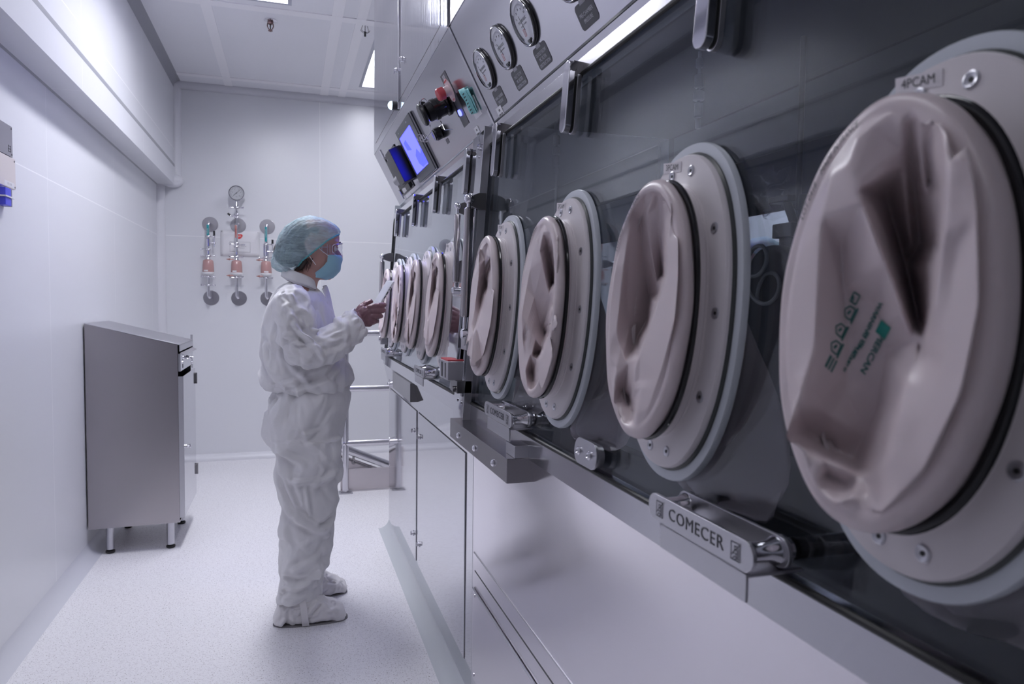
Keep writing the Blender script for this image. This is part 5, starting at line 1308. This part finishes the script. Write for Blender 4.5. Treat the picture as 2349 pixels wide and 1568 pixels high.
cr = [crease((.03, 2.86, 1.31), (.05, 2.80, 1.20), .013, .009), crease((.055, 2.9, 1.29), (.095, 2.88, 1.20), .013, -.010), crease((-.01, 2.83, 1.28), (.03, 2.80, 1.21), .013, .010),
      crease((.02, 2.79, 1.22), (.09, 2.80, 1.13), .012, .012), crease((.03, 2.79, 1.18), (.095, 2.80, 1.15), .010, .009), crease((.0, 2.79, 1.24), (.06, 2.80, 1.19), .011, -.009),
      crease((.10, 2.80, 1.13), (.13, 2.80, 1.075), .012, .010), crease((.05, 2.80, 1.07), (.10, 2.80, 1.05), .012, .008), crease((.11, 2.80, 1.16), (.20, 2.82, 1.19), .010, .008),
      crease((.12, 2.80, 1.11), (.22, 2.83, 1.15), .014, -.005), crease((-.06, 2.90, 1.22), (-.07, 2.89, 1.02), .020, -.009), crease((-.03, 2.87, 1.10), (.06, 2.87, .99), .016, .010),
      crease((-.10, 2.98, 1.12), (-.08, 2.93, 1.02), .018, .009), crease((-.08, 2.90, .97), (.02, 2.87, .985), .013, .010), crease((.02, 2.87, .97), (.16, 2.88, 1.02), .016, -.008), crease((.16, 2.90, 1.0), (.21, 2.92, 1.06), .014, .010)]
cr += rand_creases(rng, (.07, PY, .955), (.17, .2, .025), 44, (0, 0, 1), .3, .06, .009, .007)
cr += rand_creases(rng, (.05, 2.82, 1.14), (.05, .05, .06), 16, (.7, 0, -.4), .5, .08, .009, .007)
cr += rand_creases(rng, (.24, 2.88, 1.20), (.04, .05, .05), 14, (.8, 0, .5), .3, .06, .008, .005)
cr += rand_creases(rng, (.04, 2.88, 1.28), (.07, .06, .05), 20, (.45, 0, -.8), .4, .08, .009, .007)
cr += rand_creases(rng, (.02, PY, 1.10), (.13, .2, .12), 26, (.4, 0, 1), .5, .12, .014, .007)
cloth('coverall_top', b, .0056, cr, .0145, suit, P, seed=2, it=2)
# seam along the shoulder, cuff edges, collar, front flap
cm = MB()
col = []
for i in range(41):
    a = radians(35)+radians(290)*i/40 - pi*0
    a = a + 0
    cx, cyy = .045+.058*cos(a)*1.0, PY+.060*sin(a)
    col.append((cx, cyy, 1.400-.030*cos(a)-.003*cos(3*a)))
rings = []
for (k0, dz, dr) in ((0, -.035, .012), (1, -.012, .006), (2, .010, .001), (3, .016, .004), (4, .006, .010), (5, -.012, .016), (6, -.03, .02)):
    rings.append([Vector((x+(x-.045)/.06*dr, y+(y-PY)/.06*dr, z+dz)) for x, y, z in col])
cm.loft(rings, False, False)
o = build('collar', cm, suit, P, ang=180, norm=False, sub=1); o.modifiers.new('t', 'SOLIDIFY').thickness = .0012
fm = MB(); n = 10; vs = []; fs = []
for i in range(n+1):
    for j in range(n+1):
        u, v = i/n, j/n
        vs.append(Vector((.128+.045*v+.020*u+.006*sin(u*7+v*3), PY-.045+.075*u, 1.372-.165*v-.018*(1-u)*(1-v)+.004*sin(v*8))))
for i in range(n):
    for j in range(n): a = i*(n+1)+j; fs.append((a, a+1, a+n+2, a+n+1))
o = build('front_flap', fm.add(vs, fs), suit, P, ang=180, norm=False, sub=1); o.modifiers.new('t', 'SOLIDIFY').thickness = .0015
# cuff: flared edge
for (c, d_, r_) in (((.262, 2.896, 1.218), (.80, .05, .60), .052), ((.245, 3.07, 1.195), (.78, -.5, .35), .045)):
    c = Vector(c); d_ = Vector(d_).normalized(); a = d_.orthogonal().normalized(); b2 = d_.cross(a); m_ = MB(); rr = []
    for (t, s_) in ((-.03, .93), (-.012, 1.0), (.006, 1.03), (.014, 1.02), (.012, .96), (-.01, .92)):
        rr.append([c+d_*(t+.006*sin(3*2*pi*k/40+1)+(.008*cos(2*pi*k/40) if t > 0 else 0))+(a*cos(2*pi*k/40)+b2*sin(2*pi*k/40))*r_*s_*(1+.05*sin(5*2*pi*k/40)) for k in range(40)])
    build('cuff', m_.loft(rr, False), suit, P, ang=180, norm=False)
# overshoes
for cy, dx, rot_ in ((2.945, 0, .02), (3.215, .018, .0)):
    b = MB(); rings = []
    for x, zt, hw, zb in ((-.066, .040, .012, .012), (-.062, .062, .028, .006), (-.050, .088, .042, .003), (-.02, .108, .050, .003), (.03, .118, .053, .003), (.07, .122, .054, .003), (.105, .112, .055, .003), (.135, .094, .056, .003), (.165, .078, .056, .003), (.19, .066, .052, .003), (.208, .050, .043, .004), (.219, .034, .028, .007), (.224, .020, .010, .012)):
        rings.append([Vector((x+dx, cy+hw*math.copysign(abs(cos(a))**.75, cos(a)), (zt+zb)/2+(zt-zb)/2*math.copysign(abs(sin(a))**(.8 if sin(a) > 0 else .45), sin(a)))) for a in [2*pi*k/36 for k in range(36)]])
    b.loft(rings, True)
    r3 = random.Random(5+int(cy*10))
    cr = rand_creases(r3, (.12+dx, cy-.03, .07), (.09, .03, .04), 16, (.9, 0, .35), .5, .07, .008, .005)+rand_creases(r3, (-.02+dx, cy-.04, .07), (.05, .02, .05), 12, (.4, 0, .8), .5, .07, .009, .005)
    sh_ = cloth('overshoe', b, .005, cr, .0065, bootm, P, it=3, nsc=16, seed=int(cy*10))
    for v in sh_.data.vertices:
        if v.co.z < .001: v.co.z = .001
    rings = []
    for t in range(44):
        a = 2*pi*t/44; c_ = cos(a); s_ = sin(a)
        rings.append(((.079+.147*math.copysign(abs(c_)**.8, c_))+dx, cy+(.052+.006*c_)*math.copysign(abs(s_)**.8, s_)))
    sm_ = MB().loft([[Vector((x, y, z)) for x, y in rings] for z in (.0, .005)], True)
    build('overshoe_sole', sm_, solem, sh_)
    if cy < PY:
        st = MB().loft([[Vector((x+dx, cy-hw, z)) for x, hw, z in ((.030+.004*q, .0565, .118), (.036+.004*q, .0605, .08), (.040+.004*q, .0605, .04), (.044+.004*q, .058, .006))] for q in range(8)], False, False)
        o = build('overshoe_strap', st, bootm, sh_, ang=180, norm=False); o.modifiers.new('t', 'SOLIDIFY').thickness = .002

# ---- hair net
O = [(.201, 1.579), (.206, 1.590), (.200, 1.604), (.179, 1.624), (.135, 1.644), (.081, 1.653), (.028, 1.634), (-.015, 1.603), (-.040, 1.565), (-.056, 1.51), (-.068, 1.462), (-.066, 1.440), (-.045, 1.424), (-.016, 1.416), (.012, 1.420), (.027, 1.432)]
def along(L_, t):
    d = [0]
    for a_, c_ in zip(L_[:-1], L_[1:]): d.append(d[-1]+sqrt(sum((a_[k]-c_[k])**2 for k in range(len(a_)))))
    s_ = t*d[-1]
    for i in range(len(L_)-1):
        if s_ <= d[i+1]+1e-9:
            f_ = (s_-d[i])/(d[i+1]-d[i]); return tuple(L_[i][k]+(L_[i+1][k]-L_[i][k])*f_ for k in range(len(L_[i])))
    return L_[-1]
Hm = [(.199, 1.580), (.144, 1.544), (.085, 1.492), (.051, 1.465), (.028, 1.434)]
def capmesh(grow=0, NS=110, NT=120, wr=.0026):
    V = []; 
    for i in range(NS+1):
        s_ = i/NS; o_ = along(O, s_); h_ = along(Hm, s_)
        e = sin(pi*s_)
        yh = .012+.092*e**.42
        for j in range(NT+1):
            t = -pi/2+pi*j/NT
            ct = max(0, cos(t)); f_ = ct**.62
            x = h_[0]+(o_[0]-h_[0])*f_; z = h_[1]+(o_[1]-h_[1])*f_; y = PY+yh*sin(t)*(1+.13*(sin(2*abs(t))))
            q = Vector((s_*3.2, t*5.5+s_*2.0, 2.0))
            q2 = Vector((s_*7+t*1.5, t*13-s_*5, 5.0))
            d_ = wr*((1-abs(noise.noise(q*1.6))*2.4)-.4)*1.6+wr*.75*((1-abs(noise.noise(q2))*2.2)-.4)
            gat = .0011*sin(t*46+3*noise.noise(q*2))*(1-f_)**3
            c = Vector((.075, PY, 1.535)); p = Vector((x, y, z)); n_ = (p-c).normalized()
            V.append(p+n_*((d_*min(1, ct*2.5+.1))*e**.3+gat+grow))
    F_ = [(i*(NT+1)+j, i*(NT+1)+j+1, (i+1)*(NT+1)+j+1, (i+1)*(NT+1)+j) for i in range(NS) for j in range(NT)]
    return V, F_
V_, F_ = capmesh()
m, nt, bs_ = nodes('hair_net_teal'); N = nt.nodes; L = nt.links
bs_.inputs['Base Color'].default_value = (.47, .62, .68, 1); bs_.inputs['Roughness'].default_value = .6
tr_ = N.new('ShaderNodeBsdfTransparent'); tl = N.new('ShaderNodeBsdfTranslucent'); tl.inputs[0].default_value = (.5, .72, .74, 1)
m1 = N.new('ShaderNodeMixShader'); m1.inputs[0].default_value = .25; m2 = N.new('ShaderNodeMixShader')
tc = N.new('ShaderNodeTexCoord'); n1 = N.new('ShaderNodeTexNoise'); n1.inputs['Scale'].default_value = 42; n1.inputs['Detail'].default_value = 5; n1.inputs['Roughness'].default_value = .7
n1.inputs['Distortion'].default_value = 1.2
mpp = N.new('ShaderNodeMapping'); mpp.inputs['Rotation'].default_value = (0, radians(40), 0); mpp.inputs['Scale'].default_value = (.35, 1, 1.6); L.new(tc.outputs['Object'], mpp.inputs[0]); L.new(mpp.outputs[0], n1.inputs[0])
mr = N.new('ShaderNodeMapRange'); mr.inputs[1].default_value = .35; mr.inputs[2].default_value = .65; mr.inputs[3].default_value = .62; mr.inputs[4].default_value = .22
L.new(n1.outputs[0], mr.inputs[0])
bp = N.new('ShaderNodeBump'); bp.inputs['Strength'].default_value = .6; bp.inputs['Distance'].default_value = .002; L.new(n1.outputs[0], bp.inputs['Height']); L.new(bp.outputs[0], bs_.inputs['Normal'])
L.new(bs_.outputs[0], m1.inputs[1]); L.new(tl.outputs[0], m1.inputs[2]); L.new(mr.outputs[0], m2.inputs[0]); L.new(m1.outputs[0], m2.inputs[1]); L.new(tr_.outputs[0], m2.inputs[2])
L.new(m2.outputs[0], N['Material Output'].inputs[0])
o = build('hair_net', MB().add(V_, F_), m, P, ang=180, norm=False, label='teal bouffant hair net')
hem = []
for i in range(61):
    s_ = i/60; h_ = along(Hm, s_); yh = .012+.092*sin(pi*s_)**.42
    hem.append((h_[0]+.001, PY-yh-.001, h_[1]+.0012*sin(i*1.9)))
for i in range(61):
    s_ = 1-i/60; h_ = along(Hm, s_); yh = .012+.092*sin(pi*s_)**.42
    if 0 < i < 60: hem.append((h_[0]+.001, PY+yh+.001, h_[1]+.0012*sin(i*1.9)))
build('elastic_band', MB().tube(hem, .0032, 8, closed=True), mat('teal_band', (.10, .36, .38), .6), o)

# ---- face mask
def maskp(t, ph):   # t 0 top .. 1 bottom, ph -1..1 across the face
    xf = along([(.205, 1.493), (.212, 1.480), (.212, 1.468), (.208, 1.448), (.202, 1.430), (.190, 1.412), (.176, 1.400), (.150, 1.392)], t)
    a = abs(ph)
    zt = 1.493-.014*a**.8-.030*a**6; zb = 1.392-.0*a
    xb = .143-.040*t**.5*1.0 if t > .35 else .150-.0*t
    xb = .150*(1-min(1, max(0, (t-.3)/.25)))+.103*min(1, max(0, (t-.3)/.25))
    ww = a**2.0
    x = xf[0]+(xb-xf[0])*ww
    y = PY+math.copysign((.071+.004*t)*sin(min(1, a)*pi/2)**.9, ph)
    z = xf[1]*(1-a**2)+a**2*((1.491 if t < .35 else 1.491-.045*min(1, (t-.3)/.25))*(1-t)+1.398*t)
    z -= .0
    pl_ = .0022*(sin(t*5*pi+.6*a)) * (1-a*.6)
    return Vector((x+pl_, y*1.0, z+.4*pl_))
NS, NT = 40, 48
V_ = [maskp(i/NS, -1+2*j/NT) for i in range(NS+1) for j in range(NT+1)]
F_ = [(i*(NT+1)+j, i*(NT+1)+j+1, (i+1)*(NT+1)+j+1, (i+1)*(NT+1)+j) for i in range(NS) for j in range(NT)]
o = build('face_mask', MB().add(V_, F_), maskm, P, ang=180, norm=False, label='pleated blue surgical mask')
o.modifiers.new('t', 'SOLIDIFY').thickness = .0015
el = MB()
for sg in (-1, 1):
    el.tube([maskp(.0, sg*.97)+Vector((0, sg*.002, -.004)), (.125, PY+sg*.078, 1.508), (.098, PY+sg*.080, 1.533), (.075, PY+sg*.079, 1.552)], .0013, 8)
    el.tube([maskp(.95, sg*.99)+Vector((0, sg*.002, .048)), (.085, PY+sg*.076, 1.474), (.070, PY+sg*.083, 1.505), (.066, PY+sg*.080, 1.53)], .0013, 8)
build('ear_loop', el, mat('loop_white', (.85, .85, .87), .5), o)
# ---- goggles
def gog(xo, w_, z0, z1, x0):
    o_ = []
    return o_
G_ = MB()
rim = []
for k in range(40):
    a = 2*pi*k/40; c_, s_ = cos(a), sin(a)
    yy = .066*math.copysign(abs(c_)**.6, c_); zz = .0235*math.copysign(abs(s_)**.7, s_)
    rim.append((yy, zz-.007*(1-min(1, abs(yy)/.02))*(1 if zz < 0 else 0)*-1))
def gring(xf, sc, back):   # xf front offset, curved around the face
    return [Vector((xf-back*(y/.066)**2, PY+y*sc, 1.516+z*sc*1.18)) for y, z in rim]
G_.loft([gring(.176, 1.02, .048), gring(.214, .99, .046)], False)
G_.loft([gring(.214, .99, .046), [Vector((.2145-.044*(y*.9/.066)**2, PY+y*.93, 1.516+z*1.06)) for y, z in rim]], False)
lens = gring(.2125, .97, .046)
go_ = build('goggles', G_, goggle_m, P, ang=50, norm=False, label='clear plastic safety goggles')
lm = MB(); cen = []
for r_ in (1, .75, .5, .25): lm_r = [Vector((.2148-.046*(y*r_*.97/.066)**2, PY+y*.97*r_, 1.516+z*1.14*r_)) for y, z in rim]; cen.append(lm_r)
lm.loft(cen, False); lm.add(cen[-1], [tuple(range(40))])
build('goggle_lens', lm, clear_glass, go_, ang=180, norm=False)
fr_ = MB(); fr_.tube(gring(.215, 1.0, .046), .0014, 6, closed=True); fr_.tube(gring(.176, 1.03, .048), .0020, 6, closed=True)
for sg in (-1, 1):
    for q in range(4): fr_.tube([(.150+.010*q, PY+sg*(.0685-.0015*q), 1.534-.002*q), (.150+.010*q, PY+sg*(.0685-.0015*q), 1.494+.002*q)], .0008, 6)
build('goggle_rim', fr_, mat('goggle_edge', (.78, .76, .86), .15, alpha=.75), go_, norm=False)
stp = MB()
for sg in (-1, 1): stp.tube([(.150, PY+sg*.070, 1.522), (.12, PY+sg*.078, 1.520), (.098, PY+sg*.081, 1.528), (.07, PY+sg*.079, 1.538)], .0018, 8)
build('goggle_strap', stp, mat('strap_grey', (.45, .42, .50), .4), go_)

# ---- gloved hands holding the tablet
def hand(name, wrist, knk, fingers, thumb, palm, lab_=None):
    b = MB()
    w0 = Vector(wrist)
    limb(b, [(*(w0+(w0-Vector(knk)).normalized()*.055), .030), (*w0, .029), (*w0.lerp(Vector(knk), .35), .033)], 20)
    for c, r_, sc in palm: b.ball(c, r_, sc=sc)
    for f_ in fingers+[thumb]: 
        limb(b, f_, 16); b.ball(f_[-1][:3], f_[-1][3])
    m_, nr = remesh(b, .0022, 4, .5)
    vs = []
    for v, n_ in zip(m_.v, nr):
        q = Vector((v.x*55+v.z*30, v.y*30, (v.z-v.x*.6)*75))
        vs.append(v+n_*(.0012*(1-abs(noise.noise(q))*2.6)-.0003))
    m_.v = vs
    return build(name, m_, glovem, P, ang=180, norm=False, label=lab_)
fr = []
for (x0, z0, x1, z1, r_, yo) in ((.318, 1.283, .366, 1.290, .0098, 0), (.321, 1.264, .364, 1.268, .0100, -.001), (.316, 1.245, .353, 1.246, .0098, .0), (.308, 1.226, .338, 1.224, .0088, .003)):
    fr.append([(x0-.018, 2.905+yo, z0-.008, r_*1.15), (x0, 2.896+yo, z0, r_*1.12), (x1-.012, 2.897+yo, z1-.001, r_*1.05), (x1, 2.910+yo, z1, r_), (x1+.003, 2.930+yo, z1-.002, r_*.95), (x1-.010, 2.947+yo, z1-.006, r_*.9), (x1-.022, 2.950+yo, z1-.012, r_*.85)])
th = [(.268, 2.915, 1.250, .015), (.276, 2.925, 1.275, .0135), (.296, 2.932, 1.292, .0115), (.318, 2.937, 1.304, .0095)]
hand('gloved_hand', (.262, 2.900, 1.222), (.315, 2.90, 1.255), fr, th, [((.292, 2.902, 1.250), .034, (1.0, .50, 1.0)), ((.302, 2.902, 1.232), .030, (1.0, .5, 1.05)), ((.278, 2.908, 1.236), .030, (1, .62, 1)), ((.305, 2.904, 1.262), .026, (1, .5, 1))], 'mauve rubber glove on the hand gripping the tablet')
fr = []
for (x0, z0, x1, z1, r_) in ((.322, 1.272, .366, 1.284, .0095), (.326, 1.254, .364, 1.262, .0098), (.322, 1.236, .354, 1.240, .0095), (.314, 1.219, .342, 1.219, .0085)):
    fr.append([(x0-.02, 3.045, z0-.008, r_*1.15), (x0, 3.058, z0, r_*1.12), (x1-.010, 3.060, z1, r_*1.05), (x1+.002, 3.045, z1, r_), (x1+.002, 3.025, z1-.002, r_*.95), (x1-.008, 3.010, z1-.006, r_*.9)])
th = [(.272, 3.045, 1.245, .015), (.280, 3.030, 1.27, .0135), (.298, 3.018, 1.291, .0115), (.322, 3.008, 1.303, .0098)]
hand('gloved_hand', (.255, 3.055, 1.212), (.315, 3.05, 1.250), fr, th, [((.288, 3.050, 1.240), .034, (1.0, .5, 1.0)), ((.302, 3.052, 1.234), .030, (1.0, .5, 1.05)), ((.305, 3.050, 1.256), .026, (1, .5, 1))], 'mauve rubber glove on the far hand')

# ---- tablet
tu = Vector((.50, 0, .866)).normalized(); tw = Vector((-.11, .99, .02)).normalized(); tw = (tw-tu*tw.dot(tu)).normalized(); tn = tw.cross(tu)*-1
if tn.x > 0: tn = -tn
t0 = Vector((.3245, 2.928, 1.2275))
T = thing('tablet', tuple(t0), 'silver tablet held up in both mauve gloved hands', 'tablet')
def TP(u, w_, h_): return t0+tu*u+tw*w_+tn*h_
o = rrect(.182, .122, .010)
b = MB(); b.loft([[TP(.091+a, .061+c, h_) for a, c in o] for h_ in (0, .0085)], True)
build('tablet_body', b, mat('tablet_silver', (.66, .67, .70), .3, .35), T, .0018)
b = MB().loft([[TP(.091+a*.93, .061+c*.90, h_) for a, c in rrect(.182, .122, .004)] for h_ in (.0085, .0088)], True)
build('tablet_screen', b, mat('tablet_glass', (.60, .61, .66), .12), T)
b = MB()
def port_(u0, u1, h0, h1): b.hexa([TP(u0, -.0004, h0), TP(u1, -.0004, h0), TP(u1, .002, h0), TP(u0, .002, h0), TP(u0, -.0004, h1), TP(u1, -.0004, h1), TP(u1, .002, h1), TP(u0, .002, h1)])
port_(.100, .112, .003, .0062); port_(.118, .131, .0025, .0065); port_(.139, .143, .003, .0065); port_(.148, .153, .003, .0065)
build('tablet_ports', b, black, T)
